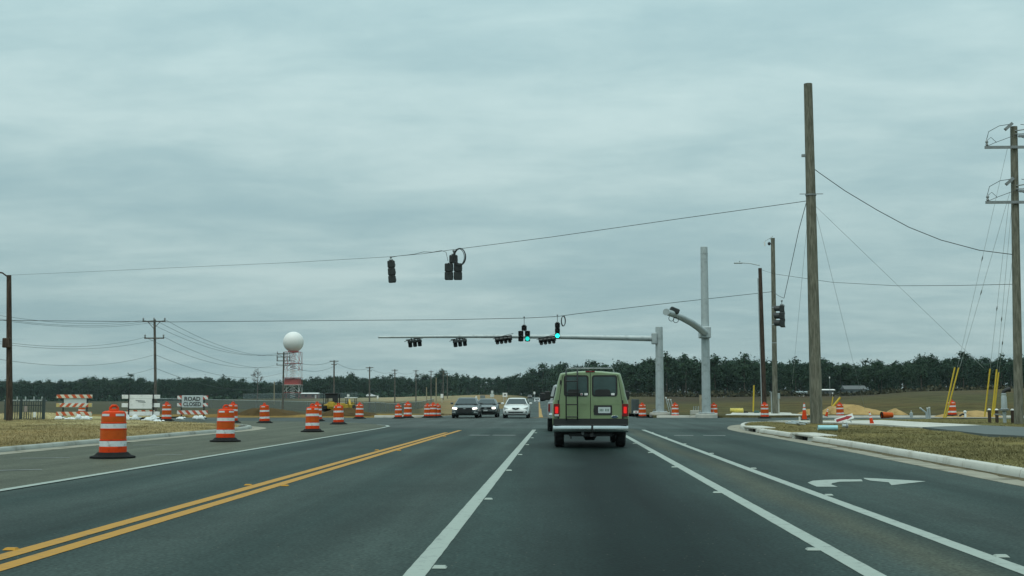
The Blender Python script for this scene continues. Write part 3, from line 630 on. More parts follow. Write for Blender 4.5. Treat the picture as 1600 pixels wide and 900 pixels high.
def bare_tree():
    g = gt(402, 520); h = 14.5; t = root('bare_tree', 'leafless tree in the field left of the white dome tower', 'tree', g); rr = random.Random(3)
    tr = MB(); tr.tube([(0, 0, 0), (.1, 0, 4), (0, .1, 8), (.1, 0, 11), (.2, 0, 14)], [.22, .18, .15, .1, .03], 6); tr.build('trunk', 'twig', t)
    tw = MB()
    def br(p, d, l, r_, lv):
        q = p + d * l; tw.tube([p, q], [r_, r_ * .5], 4, False)
        if lv:
            for _ in range(4): br(p.lerp(q, rr.uniform(.4, 1)), (d + Vector((rr.uniform(-1, 1), rr.uniform(-1, 1), rr.uniform(-.2, .7))) * .75).normalized(), l * rr.uniform(.45, .75), r_ * .6, lv - 1)
    for i in range(11):
        a = rr.uniform(0, 6.28); br(Vector((.05, 0, rr.uniform(7, 13))), Vector((math.cos(a), math.sin(a), rr.uniform(.25, .9))).normalized(), rr.uniform(1.6, 2.8), .085, 3)
    tw.build('crown', 'twig', t)
bare_tree()
# ================================================================== white dome on its lattice tower
def radome():
    d = 712.0; g = gt(457, d); t = root('radar_tower', 'white radar dome on a red and white lattice tower', 'radar tower', g); s = FPX / d
    zt = (HOR - 549) / s + EYE - g.z; rad = 16.2 / s
    k = MB(); prof = []
    for i in range(25):
        a = -math.pi / 2 + .32 + (math.pi - .32) * i / 24; prof.append((max(rad * math.cos(a), .001), zt + rad * math.sin(a) + rad * .93))
    k.lathe(prof, 40); dome = k.build('dome', 'white', t, smooth=60)
    k = MB(); k.lathe([(rad * .5, zt - .6), (rad * .5, zt + .35)], 24); k.build('dome_ring', 'aviored', t)
    b0, b1 = 4.7, 4.3; levels = [0, 3.6, 8.0, 12.2, 16.4, 20.6, zt - .3]
    colr = ['aviored', 'white', 'aviored', 'white', 'aviored', 'white'][:6]; colr = ['aviored', 'white', 'aviored', 'white', 'aviored', 'aviored']
    for i in range(6):
        z0, z1 = levels[i], levels[i + 1]; w0 = b0 + (b1 - b0) * z0 / zt; w1 = b0 + (b1 - b0) * z1 / zt; k = MB(); r_ = .14
        C0 = [Vector((sx * w0, sy * w0, z0)) for sx, sy in ((-1, -1), (1, -1), (1, 1), (-1, 1))]; C1 = [Vector((sx * w1, sy * w1, z1)) for sx, sy in ((-1, -1), (1, -1), (1, 1), (-1, 1))]
        for j in range(4):
            k.cyl(C0[j], C1[j], r_, n=5); k.cyl(C1[j], C1[(j + 1) % 4], r_ * .7, n=5); mid = (C1[j] + C1[(j + 1) % 4]) / 2; k.cyl(C0[j], mid, r_ * .65, n=5); k.cyl(C0[(j + 1) % 4], mid, r_ * .65, n=5)
        k.build('lattice_stage', colr[i], t)
        st = MB(); n = 6                                    # stair flights inside the tower
        for q in range(n):
            a, b_ = (z0 + (z1 - z0) * q / n), (z0 + (z1 - z0) * (q + 1) / n); sgn = 1 if q % 2 else -1; st.slab([(-1.6 * sgn, -.5, a), (1.6 * sgn, -.5, b_), (1.6 * sgn, .5, b_), (-1.6 * sgn, .5, a)], .14); st.cyl((-1.6 * sgn, -.5, a + 1), (1.6 * sgn, -.5, b_ + 1), .08, n=4)
        st.build('stair', 'aviored' if i in (4, 5) else 'white', t)
        if i in (1, 2, 4):
            pl = MB(); pl.box((0, 0, z1), (w1 * 2.3, w1 * 2.3, .18)); 
            if i == 2: pl.box((0, 0, z0 + 2.0), (w1 * 1.8, w1 * 1.8, 3.6))
            pl.build('platform', colr[i], t)
radome()
# ================================================================== poles
def pole(name, label, px, base_d, base_z, top_px, top_py, r0, r1, m, group=None, bpx=None):
    b = at(px, HOR, base_d); b.z = base_z; tp = at(top_px, top_py, base_d); t = root(name, label, 'pole', b, 0, group)
    k = MB(); v = tp - b; n = 6; k.tube([v * (i / n) for i in range(n + 1)], [r0 + (r1 - r0) * i / n for i in range(n + 1)], 14); k.v = [(x, y, z if z > .01 else z - .4) for x, y, z in k.v]
    k.build('shaft', m, t, smooth=60); t['_h'] = v.z; return t, b, v
def onpole(b, v, py, d):       # local point on a pole's axis at picture height py
    zz = at(0, py, d).z; return v * ((zz - b.z) / v.z)
# tall bare wooden pole by the right verge
BPd = 55.0
bp, bpb, bpv = pole('wooden_pole', 'tall bare wooden pole on the grass verge behind the blue pipe', 1275, BPd, .15, 1262.5, 131, .275, .19, 'polewood')
k = MB(); c = onpole(bpb, bpv, 253, BPd); k.box(c + Vector((-.26, 0, 0)), (.22, .1, .12)); k.cyl(c + Vector((-.15, 0, 0)), c + Vector((.1, 0, .1)), .03); k.build('bracket', 'steel', bp)
k = MB(); c = onpole(bpb, bpv, 313, BPd); k.lathe([(.25, -.03), (.25, .03)], 14, c); k.cyl(c + Vector((-.5, 0, .05)), c + Vector((.55, 0, .05)), .018); k.build('clamp', 'steel', bp)
# right edge pole with crossarms
RPd = 55.0
rp_, rpb, rpv = pole('utility_pole', 'wooden utility pole with two steel crossarms at the right edge', 1590.5, RPd, .15, 1584, 198, .20, .155, 'polewood')
for py in (244, 327):
    c = onpole(rpb, rpv, py, RPd); a = MB(); a.box(c + Vector((0, -.2, 0)), (2.75, .09, .12)); arm = a.build('crossarm', 'steel', rp_)
    for sx in (-1.28, 1.28):
        i = MB(); i.lathe([(.035, .06), (.07, .12), (.035, .17), (.075, .24), (.04, .30), (.02, .36)], 10, c + Vector((sx, -.2, 0))); i.build('insulator', 'steel', rp_, smooth=60)
        j = MB(); j.tube([c + Vector((sx, -.2, .36)), c + Vector((sx * .92, -.2, .72)), c + Vector((sx * .55, -.2, .98)), c + Vector((sx * .2, -.18, 1.05))], .014, 5); j.tube([c + Vector((sx, -.2, .05)), c + Vector((sx * .7, -.2, .22)), c + Vector((0, -.2, .55))], .012, 5); j.tube([c + Vector((sx, -.2, .3)), c + Vector((sx * .85, -.2, .46)), c + Vector((sx * .66, -.2, .22))], .012, 5); j.build('jumper', 'wire', rp_)
    for v_, d_, r_ in (((-.28, -.2, .95), (.44, .14, .13), (0, R(-42), 0)), ((.3, -.2, .5), (.3, .1, .1), None)): cu = MB(); cu.box(c + Vector(v_), d_, r_); cu.build('cutout', 'steel', rp_)
    s = MB(); s.cyl(c + Vector((.0, -.18, .75)), c + Vector((.7, -.18, .85)), .025); s.cyl(c + Vector((0, -.18, .6)), c + Vector((.7, -.18, .62)), .025); s.build('bracket', 'steel', rp_)
# left lamp pole
LPd = 62.0
lp, lpb, lpv = pole('lamp_pole', 'brown wooden lamp pole at the left edge of the grass', 16, LPd, .2, 14, 430, .17, .12, 'polebrown')
c = onpole(lpb, lpv, 434, LPd); k = MB(); k.tube([c, c + Vector((-.35, 0, .25)), c + Vector((-1.3, 0, .42)), c + Vector((-2.0, 0, .42))], .04, 8); arm = k.build('lamp_arm', 'polebrown', lp)
k = MB(); k.bbox(c + Vector((-2.3, 0, .40)), (.62, .26, .14), .05); k.build('lamp_head', 'galv', lp)
c = onpole(lpb, lpv, 536, LPd); k = MB(); k.bbox(c + Vector((-.02, -.2, 0)), (.42, .26, .5), .03); k.build('control_box', 'polebrown', lp)
# pole with cameras and pole with street lamp across the junction
CPd = 92.0
cp_, cpb, cpv = pole('camera_pole', 'wooden pole carrying small cameras across the junction', 1211, CPd, .34, 1207.5, 372, .20, .15, 'polewood')
k = MB(); c = onpole(cpb, cpv, 382, CPd); k.tube([c, c + Vector((-.25, 0, .15)), c + Vector((-.55, 0, .0)), c + Vector((-.62, 0, -.1))], .022, 6); k.tube([c + Vector((0, 0, .35)), c + Vector((-.22, 0, .15))], .03, 6); k.build('camera_bracket', 'galv', cp_)
k = MB(); k.lathe([(.02, .12), (.11, .05), (.12, -.05), (.07, -.13), (.01, -.15)], 12, c + Vector((-.28, 0, -.22))); k.build('camera', 'black', cp_, smooth=60)
k = MB(); k.cyl(c + Vector((-.62, 0, -.1)), c + Vector((-.62, 0, -.42)), .05); k.build('camera', 'white', cp_)
for py in (484, 510, 538): 
    k = MB(); c = onpole(cpb, cpv, py, CPd); k.lathe([(.2, -.03), (.2, .03)], 14, c); k.build('pole_band', 'galv', cp_)
SLd = 88.0
sl, slb, slv = pole('lamp_pole', 'brown pole with a long arm street lamp across the junction', 1194.5, SLd, .2, 1187.5, 419, .17, .13, 'polebrown')
k = MB(); c = onpole(slb, slv, 420, SLd); k.tube([c, c + Vector((-.7, 0, .16)), c + Vector((-1.3, 0, .2))], .035, 8); k.build('lamp_arm', 'galv', sl); k = MB(); k.bbox(c + Vector((-1.55, 0, .19)), (.62, .24, .09), .03); k.cyl(c + Vector((-1.45, 0, .22)), c + Vector((-1.45, 0, .34)), .04); k.build('lamp_head', 'galv', sl)
k = MB(); k.cyl((-.2, -.03, 0), slv * .93 + Vector((-.18, -.03, 0)), .035); k.build('conduit', 'galv', sl)
# pole line on the left
UPd = 127.0; g = gt(243, UPd)
up, upb, upv = pole('utility_pole', 'utility pole with two crossarms behind the middle barricade', 244, UPd, g.z, 241.5, 499, .16, .12, 'polegrey')
def arms(t, c, w, m='polegrey', ins=3):
    a = MB(); a.box(c, (w, .12, .13)); a.build('crossarm', m, t)
    for i in range(ins):
        x = (-.47 + .94 * i / max(1, ins - 1)) * w; q = MB(); q.lathe([(.05, .06), (.1, .14), (.06, .2), (.11, .28), (.05, .4)], 8, c + Vector((x, 0, 0))); q.build('insulator', 'steel', t)
c1 = onpole(upb, upv, 503, UPd); c2 = onpole(upb, upv, 529, UPd); arms(up, c1 + Vector((0, -.18, 0)), 2.45); arms(up, c2 + Vector((0, -.18, 0)), 2.1, ins=2)
k = MB()
for sx in (-1, 1): k.cyl(c1 + Vector((sx * .7, -.2, 0)), c1 + Vector((0, -.2, -.75)), .03)
k.build('brace', 'polegrey', up)
HPd = 212.0; g = gt(442, HPd)
hp, hpb, hpv = pole('utility_pole', 'utility pole with three crossarms just left of the dome tower', 442, HPd, g.z, 443.5, 550, .17, .13, 'polegrey')
for py, w in ((553.5, 2.3), (558.5, 2.4), (564.5, 2.4), (571, 2.4)): arms(hp, onpole(hpb, hpv, py, HPd) + Vector((0, -.2, 0)), w, ins=2)
for sx in (-1.1, 1.1): k = MB(); k.box(onpole(hpb, hpv, 561.5, HPd) + Vector((sx, -.2, 0)), (.14, .12, .8)); k.build('crossarm_link', 'polegrey', hp)
line = []
for i, (px, d, top, lab) in enumerate(((522, 258, 563, 'thin utility pole behind the yellow digger'), (577.5, 300, 573, 'thin utility pole right of the drum beside the yellow digger'), (617, 345, 577, 'thin utility pole behind the pair of drums'), (650, 390, 578, 'thin utility pole between the pair and the trio of drums'), (673.5, 440, 579, 'thin utility pole above the trio of far drums'), (692.5, 490, 579, 'thin utility pole just right of the trio of far drums'), (699, 520, 582, 'farthest thin utility pole left of the oncoming dark car'))):
    g = gt(px, d); t, b, v = pole('utility_pole', lab, px, d, g.z, px, top, .2, .15, 'polegrey', 'poles along the far road'); line.append((px, d, top))
    a = MB(); a.box(onpole(b, v, top + 2, d), (1.9, .14, .16)); a.build('crossarm', 'polegrey', t); a = MB(); a.box(onpole(b, v, top + 7, d), (1.2, .12, .14)); a.build('crossarm', 'polegrey', t)
for px, d, top, lab in ((428.5, 420, 596, 'short grey pole left of the dome tower'), (681.5, 430, 590, 'pale short pole right of the trio of drums'), (666.5, 440, 605, 'stubby pale post left of the trio of drums')):
    g = gt(px, d); pole('field_pole', lab, px, d, g.z, px, top, .2, .16, 'post')
# ================================================================== wires
def sagp(a, b_, sag, n=14): return [a.lerp(b_, i / n) - Vector((0, 0, 4 * sag * (i / n) * (1 - i / n))) for i in range(n + 1)]
def wire(label, pts, r=.014, group=None, name='cable', sag=0.0, m='wire'):
    if sag: pts = sagp(pts[0], pts[-1], sag)
    k = MB(); k.tube(pts, r, 5); return tag(k.build(name, m, smooth=60), label, 'cable', group)
Cw = lambda px, py, d: at(px, py, d)
nw = [(12, 430, 62), (150, 424, 61.2), (300, 417, 60.4), (450, 410.5, 59.5), (612, 401, 58.6), (660, 396.5, 58.4), (712, 389.5, 58), (860, 370.5, 57.2), (1060, 342, 56.1), (1268, 313, 55)]
wire('near span cable crossing the road and carrying two signal heads', [Cw(*p) for p in nw], [.006, .0065, .007, .0075, .009, .010, .012, .013, .014, .015], name='span_cable')
wire('slack signal lead between the two near signal heads', [Cw(612, 402, 58.5), Cw(622, 400, 58.5), Cw(636, 398.5, 58.4), Cw(648, 397, 58.3), Cw(662, 393.5, 58.2), Cw(676, 394, 58.1), Cw(690, 391.5, 58), Cw(697, 394, 58), Cw(700, 408, 58)], .012, name='signal_lead')
fw = [(-160, 499, 86), (0, 500.5, 85), (270, 503, 83.5), (560, 500.5, 82), (700, 499.5, 81.3), (820, 497, 80.5), (871, 494.5, 80.3), (900, 490.5, 80.6), (1060, 472, 85), (1209, 455.5, 92)]
wire('far span cable crossing the junction and carrying the green lit signals', [Cw(*p) for p in fw], .019, name='span_cable')
pole('wooden_pole', 'wooden pole just outside the left edge holding the far span cable', -160, 86, .1, -160, 470, .2, .15, 'polewood')
wire('thick sagging cable from the tall bare pole to the right edge pole', [Cw(1272, 264, 55), Cw(1280, 270, 55), Cw(1320, 298, 55), Cw(1370, 328, 55), Cw(1420, 355, 55), Cw(1470, 375, 55), Cw(1530, 391, 55), Cw(1585, 398, 55)], .018)
wire('thin cable from the camera pole to the right edge pole', [Cw(1188, 421, 88), Cw(1210, 428, 92), Cw(1300, 441, 84), Cw(1400, 446.5, 75), Cw(1500, 446, 64), Cw(1588, 444, 55.5)], .014)
wire('cable from the tall bare pole down to the side facing signal', [Cw(1261, 312, 55), Cw(1248, 360, 60), Cw(1234, 425, 66), Cw(1225, 466, 70), Cw(1216, 462, 80), Cw(1209, 456, 91.8)], .016, name='span_cable')
for i, (a, b_, lab) in enumerate((((1270, 318, 55), (1537, 575, 60), 'long guy wire from the tall bare pole towards the leaning yellow guards'), ((1272, 320, 55), (1352, 642, 88), 'steep guy wire from the tall bare pole to the sand heap'), ((1264, 318, 55), (1238, 600, 90), 'faint guy wire just left of the tall bare pole'),
                                 ((1574, 232, 55), (1496, 574, 58), 'guy wire from the right edge pole to the left leaning yellow guard'), ((1578, 300, 55), (1499, 576, 58.3), 'guy wire from the right edge pole to the right leaning yellow guard'), ((1576, 318, 55), (1547, 577, 60), 'guy wire down to the lone upright yellow guard'), ((1581, 320, 55), (1558, 578, 60), 'guy wire down to the pair of upright yellow guards'), ((1583, 395, 55), (1561, 582, 60.3), 'short guy wire down to the rightmost yellow guard'))):
    p0, p1 = Cw(*a), Cw(*b_); wire(lab, [p0, p0.lerp(p1, .5), p1], .0075, 'guy wires', 'guy_wire', m='galv')
    if i >= 3:
        s = MB(); q0 = p0.lerp(p1, .3 + .06 * i); q1 = q0 + (p1 - p0).normalized() * .28; s.tube([q0, q0.lerp(q1, .5), q1], [.01, .03, .01], 6); tag(s.build('guy_insulator', 'steel'), 'small strain insulator partway down the ' + ['', '', '', 'guy of the left leaning guard', 'guy of the right leaning guard', 'guy of the lone upright guard', 'guy of the paired upright guards', 'guy of the rightmost yellow guard'][i], 'insulator', 'guy insulators')
U = lambda dx, py: at(242 + dx, py, UPd)
for i, (dx, py, lx, ly, rx, ry) in enumerate(((-17, 500, 0, 473.5, 433, 552), (0, 500, 0, 481, 443, 552.5), (17, 500, 0, 482.5, 453, 552.5), (-15, 527, 0, 515, 433, 570), (15, 527, 0, 520, 453, 570), (0, 554, 0, 539, 443, 582), (0, 575, 0, 576, 443, 600))):
    lab = ['leftmost top line', 'middle top line', 'rightmost top line', 'left lower arm line', 'right lower arm line', 'telephone line', 'lowest telephone line'][i]
    a = at(lx - 140, ly - 3 - (6 if i < 6 else -5), 74); wire('overhead ' + lab + ' left of the crossarm pole', [a, U(dx, py)], .0125, 'overhead lines', 'overhead_line', sag=.9 + .1 * i if i < 6 else 1.2)
    wire('overhead ' + lab + ' from the crossarm pole to the dome tower pole', [U(dx, py), at(rx, ry, HPd)], .018, 'overhead lines', 'overhead_line', sag=1.6)
for dx, py in ((-8, 554), (8, 571)):
    wire('overhead line right of the dome tower at arm height %s' % ('upper' if py < 560 else 'lower'), [at(443 + dx, py, HPd), at(522 + dx * .5, 565 if py < 560 else 570, 258)], .03, 'overhead lines', 'overhead_line', sag=1.2)
for i in range(len(line) - 1):
    (a, d0, t0), (b_, d1, t1) = line[i], line[i + 1]; wire('thin overhead line along the far road, span %s from the digger' % ['first', 'second', 'third', 'fourth', 'fifth', 'sixth'][i], [at(a, t0 + 2, d0), at(b_, t1 + 2, d1)], .032, 'overhead lines', 'overhead_line', sag=1.0)
# ================================================================== signals
def section(parent, c, fr=(0, -1, 0), s=.34, lit=None, visor=True, name='signal_section', lens='lens'):
    """one lamp housing; fr is the way it looks"""
    f = Vector(fr).normalized(); up_ = Vector((0, 0, 1)) if abs(f.z) < .8 else Vector((0, 1, 0)); rgt = f.cross(up_).normalized(); up_ = rgt.cross(f)
    m3 = Matrix((rgt, f, up_)).transposed().to_4x4(); m3.translation = Vector(c); k = MB(); k.M = m3; k.bbox((0, 0, 0), (s * .97, s * .62, s * .97), .035)
    for zz in (-.42, .42): k.lathe([(s * .12, -s * .36), (s * .10, -s * .30)], 8, (0, 0, zz * s), 'y')
    o = k.build(name, 'signal', parent, smooth=30)
    l = MB(); l.M = m3; l.lathe([(.001, s * .36), (s * .25, s * .345), (s * .40, s * .312)], 18, axis='y', cap=False); l.build('lens', lit or lens, o)
    if visor:
        v = MB(); v.M = m3; n = 14; a0, a1 = -40, 220; vs = []; fs = []
        for i in range(n + 1):
            t = R(a0 + (a1 - a0) * i / n); ln_ = s * (.75 + .1 * math.sin(t))
            for rr_ in (s * .44, s * .42): vs += [(rr_ * math.cos(t), s * .3, rr_ * math.sin(t)), (rr_ * math.cos(t), s * .3 + ln_, rr_ * math.sin(t))]
        for i in range(n):
            q = 4 * i; fs += [(q, q + 1, q + 5, q + 4), (q + 2, q + 6, q + 7, q + 3), (q + 1, q + 3, q + 7, q + 5)]
        v.add(vs, fs); v.build('visor', 'signal', o)
    return o
def hanger(t, z, h): 
    k = MB(); k.cyl((0, 0, z), (0, 0, z + h), .022); k.bbox((0, 0, z + .03), (.2, .16, .06), .02); k.bbox((0, 0, z + h), (.1, .12, .1), .02); k.build('hanger', 'steel', t)
def head(label, loc, layout, fr=(0, -1, 0), s=.35, lit=(), hz=.25, group='traffic signals', tilt=0):
    t = root('traffic_signal', label, 'traffic signal', loc, 0, group); t.rotation_euler = (0, tilt, 0); f = Vector(fr).normalized(); rgt = Vector((0, 0, 1)).cross(f)
    for i, (cx, cz) in enumerate(layout): section(t, rgt * (cx * s) + Vector((0, 0, cz * s)), fr, s, lit=('green' if len(layout) == 3 else 'green2') if i in lit else None)
    top = max(cz for _, cz in layout); hanger(t, (top + .5) * s, hz); return t
L3 = [(0, 1), (0, 0), (0, -1)]; L5 = [(0, 1), (-.62, 0), (.62, 0), (-.62, -1), (.62, -1)]
head('back of the three lamp signal hanging left on the near span cable', at(612, 424.5, 58.6), L3, (0, 1, 0), .365, hz=.16, tilt=R(-4))
head('back of the five lamp signal hanging on the near span cable', at(708.5, 418, 58), [(0, .98), (-.53, 0), (.53, 0), (-.53, -.98), (.53, -.98)], (0, 1, 0), .41, hz=.2)
head('five lamp signal with one green lit in front of the long mast arm', at(819, 521, 80.5), L5, (0, -1, 0), .355, lit=(4,), hz=.55)
head('three lamp signal with its bottom lamp lit green', at(871, 516.5, 80.3), L3, (0, -1, 0), .345, lit=(2,), hz=.5)
head('dark signal seen from the side right of the camera pole', at(1222, 494, 70), [(0, 1), (-.6, 0), (.6, 0), (-.6, -1), (.6, -1)], (-1, .25, 0), .42, hz=.25)
for lab, px, py, d, rx, rz in (('coiled cable hanging beside the near five lamp signal', 718, 401, 57.8, .27, .40), ('coiled cable hanging beside the lit three lamp signal', 880.5, 501.5, 80.2, .13, .33)):
    c = at(px, py, d); k = MB()
    for q in range(4):
        o_ = Vector((random.uniform(-.05, .05), random.uniform(-.03, .03), random.uniform(-.03, .03))); k.tube([c + o_ + Vector((rx * math.cos(a), .03 * q, rz * math.sin(a))) for a in np.linspace(0, 2 * math.pi, 25)], .016, 5, False)
    tag(k.build('cable_coil', 'wire'), lab, 'cable')
# ================================================================== mast arms
def mast(label, px, d, zb, top_py, r0, r1):
    b = at(px, HOR, d); b.z = zb; t = root('mast_pole', label, 'signal mast', b); h = at(px, top_py, d).z - zb
    k = MB(); k.lathe([(r0, 0), (r0 * .98, .4), (r1, h), (r1 * .9, h + .02)], 12, cap=True); k.build('shaft', 'galv', t, smooth=20)
    k = MB(); k.bbox((0, 0, .04), (r0 * 3.3, r0 * 3.3, .07), .02); k.build('base_plate', 'galv', t)
    k = MB(); k.lathe([(r0 * 2.4, -.3), (r0 * 2.4, -.05), (r0 * 2.2, -.01)], 20); k.build('footing', 'concrete', t)
    for sx in (-1, 1):
        for sy in (-1, 1): q = MB(); q.cyl((sx * r0 * 1.35, sy * r0 * 1.35, 0), (sx * r0 * 1.35, sy * r0 * 1.35, .22), .03, n=6); q.build('anchor_bolt', 'steel', t)
    return t, b, h
m1, m1b, m1h = mast('grey mast pole holding the long signal arm across the road', 1031, 88.0, .36, 511, .31, .26)
zA = at(1025, 529, 88).z - m1b.z; a0 = Vector((-.3, 0, zA)); tip = at(591, 527, 86) - m1b
k = MB(); k.bbox((-.36, 0, zA), (.36, .72, .8), .04); k.build('arm_flange', 'galv', m1)
k = MB(); n = 14; k.tube([a0.lerp(tip, i / n) + Vector((0, 0, .35 * math.sin(math.pi * i / n) * .3)) for i in range(n + 1)], [.215 + (.075 - .215) * i / n for i in range(n + 1)], 14); k.build('arm', 'galv', m1, smooth=60)
ap = lambda px: m1b + a0.lerp(tip, (1020 - px) / (1020 - 591.0))
for i, (px, py, down) in enumerate(((648, 533.5, 1), (718.5, 533, 1), (786.5, 529.5, 0), (855, 530.5, 0))):
    c = at(px, py, 86.6 if down else 86.2); a = ap(px); lab = ['leftmost tipped down signal on the long mast arm', 'second tipped down signal on the long mast arm', 'horizontal dark signal on the long mast arm left of the lit five lamp one', 'horizontal dark signal on the long mast arm nearest its pole'][i]
    t = root('traffic_signal', lab, 'traffic signal', c, 0, 'signals on the long mast arm', rot=(0, R(-7), 0))
    for j in range(3 if down else 4):
        s_ = .33 if down else .285; section(t, ((j - (1 if down else 1.5)) * s_ * 1.03, 0, 0 if down else -.02), (0, -.12, -1) if down else (0, -.75, -1), s_)
    if not down: k = MB(); k.bbox((0, .06, .02), (1.24, .06, .36), .02); k.build('backplate', 'signal', t)
    k = MB(); k.box((0, .1, .18), (1.25 if down else 1.2, .2, .05)); k.tube([(-.75, .05, .08), (0, .05, .22), (.75, .05, .3)], .02, 5); k.cyl((.2, .1, .1), (.2, a.y - c.y, a.z - c.z), .04); k.cyl((-.2, .1, .1), (-.2, a.y - c.y, a.z - c.z), .04); k.build('bracket', 'signal', t)
m2, m2b, m2h = mast('tall grey mast pole whose arm reaches towards the camera', 1103.5, 86.0, .3, 386, .32, .25)
k = MB()
for zz in (.45, .85): k.lathe([(.265, -.03), (.265, .03)], 14, (0, 0, m2h - zz))
k.build('pole_band', 'galv', m2)
pts = [at(*p) - m2b for p in ((1101, 520, 85.6), (1091, 511.5, 83), (1080, 504, 79.5), (1066, 496.5, 75.5), (1052, 491, 71.5), (1041, 487.5, 68.5))]
k = MB(); k.bbox(at(1101, 519.5, 85.8) - m2b, (.8, .8, .8), .05); k.build('arm_flange', 'galv', m2)
k = MB(); k.tube(pts, [.25, .24, .225, .205, .185, .17], 16); k.build('arm', 'galv', m2, smooth=60)
k = MB(); k.lathe([(.19, -.05), (.19, .05)], 16, pts[-1], 'y'); k.build('arm_end_cap', 'galv', m2)
c = at(1053.5, 485.5, 71.5); t = root('covered_signal', 'black covered signal box on top of the arm nearest the camera', 'traffic signal', c, 0, None, rot=(0, R(22), 0))
k = MB(); k.bbox((0, 0, 0), (.55, .9, .30), .05); k.build('housing', 'signal', t); k = MB(); k.box((0, 0, -.2), (.2, .3, .2)); k.build('bracket', 'steel', t)
k = MB()
for px in (1049, 1056):
    q = at(px, 497.5 + (px - 1049) * .35, 71.6); k.tube([q + Vector((.15 * math.cos(a), 0, .16 * math.sin(a))) for a in np.linspace(R(60), R(400), 22)], .018, 5)
tag(k.build('cable_loop', 'wire'), 'looped leads dangling under the arm nearest the camera', 'cable')
# ================================================================== drums, cones, barricades
def make_drum(label, loc, rz=0.0):
    t = root('traffic_drum', label, 'traffic drum', loc, rz, 'orange and white traffic drums')
    k = MB(); k.lathe([(.20, .0), (.30, .0), (.45, .005), (.45, .035), (.36, .06), (.31, .11), (.285, .12), (.285, .05)], 28, cap=False); k.build('rubber_base', 'rubber', t, smooth=40)
    k = MB(); k.lathe([(.272, .05), (.272, .225), (.262, .235), (.262, .35), (.268, .36), (.268, .37), (.256, .38), (.256, .57), (.262, .58), (.262, .59), (.250, .60), (.250, .70), (.256, .71), (.256, .72), (.243, .73), (.240, .885), (.225, .93), (.17, .955), (.08, .962), (.001, .963)], 28, cap=False); body = k.build('drum_body', 'orange', t, smooth=35)
    for r_, z0, z1, m in ((.266, .238, .348, 'reflect'), (.260, .383, .567, 'orange2'), (.254, .603, .697, 'reflect'), (.2465, .735, .84, 'orange2')):
        k = MB(); k.lathe([(r_, z0), (r_ - (.0025 if m == 'orange2' else 0), z1)], 28, cap=False); k.build('white_band' if m == 'reflect' else 'orange_band', m, t, smooth=60)
    k = MB(); k.tube([(-.075, 0, .95), (-.07, 0, 1.02), (-.035, 0, 1.06), (.035, 0, 1.06), (.07, 0, 1.02), (.075, 0, .95)], .028, 8); k.bbox((0, 0, .975), (.17, .10, .05), .015); k.build('handle', 'orange', t, smooth=50)
    for a in (-2.3, -.95):
        k = MB(); k.v = []; vs = []; fs = []
        for i in range(5):
            an = a + .42 * (i / 4 - .5) * 2; vs += [(.2455 * math.cos(an), .2455 * math.sin(an), .852), (.2445 * math.cos(an), .2445 * math.sin(an), .898)]
            if i: fs.append((2 * i - 2, 2 * i, 2 * i + 1, 2 * i - 1))
        k.add(vs, fs); k.build('sticker', 'reflect', t)
    return t
DR = [(176, 715.5, 0, 'nearest orange and white drum on the closed lane at the left', 1.03), (352, 690, 0, 'second nearest drum on the closed lane, right of the three barricades', 1.0), (488, 674.8, 0, 'third drum along the closed lane, in front of the brown soil heap', 1.0),
      (413.5, 661, 0, 'small drum standing left of the brown soil heap', 1.0), (529, 663, 0, 'drum in front of the yellow bulldozer', 1.0), (561.5, 654, 0, 'drum right of the yellow digger with the white roof', 1.0), (622.5, 653.8, 0, 'left drum of the pair at the far kerb', .93), (637, 653, 0, 'right drum of the pair at the far kerb', 1.05),
      (668, 652.6, 0, 'leftmost drum of the trio beside the oncoming cars', .95), (676.8, 652.6, 0, 'middle drum of the trio beside the oncoming cars', 1.0), (683.6, 652.0, 0, 'rightmost drum of the trio beside the oncoming cars', .93), (260, 657.8, .05, 'drum between the middle barricade and the road closed sign', 1.0),
      (363, 660.5, 0, 'drum half hidden behind the second nearest drum', 1.05), (495.5, 658, 0, 'drum mostly hidden behind the one in front of the soil heap', 1.05), (127, 654, .1, 'drum glimpsed behind the leftmost barricade', .8),
      (1004, 652.5, 0, 'drum across the junction just right of the green van', .98), (1055, 652.6, 0, 'drum across the junction left of the tall grey mast', .98), (1115.5, 652.8, 0, 'drum across the junction right of the tall grey mast', .98), (1195, 653.6, 0, 'drum in front of the brown lamp pole', 1.02),
      (1313, 652.4, 0, 'drum in front of the sand heap behind the red arrow sign', 1.0), (1488, 650.5, .15, 'drum on the right beside the two leaning yellow guards', 1.03)]
drum0 = None
for px, py, z, lab, sc in DR:
    p = gp(px, py, z)
    if drum0 is None: drum0 = make_drum(lab, p, .3); drum0.scale = (sc,) * 3
    else: dup(drum0, lab, p, rot=(R(random.uniform(-1.6, 1.6)), R(random.uniform(-1.6, 1.6)), random.uniform(-.7, .7)), scale=sc)
p = gp(1386, 653.5, .02); t = root('traffic_drum', 'overturned faded orange drum lying beyond the footway', 'traffic drum', p + Vector((0, 0, .21)), R(8), 'orange and white traffic drums')
k = MB(); k.lathe([(.001, .40), (.15, .40), (.18, .34), (.19, .1), (.2, .08), (.2, -.1), (.21, -.12), (.215, -.36)], 24, axis='x', cap=False); k.build('drum_body', 'orange2', t, smooth=40)
k = MB(); k.lathe([(.215, -.40), (.225, -.34), (.2, -.33), (.19, -.40)], 24, axis='x', cap=False); k.lathe([(.001, -.2), (.20, -.2)], 24, axis='x', cap=False); k.build('rubber_rim', 'rubber', t)
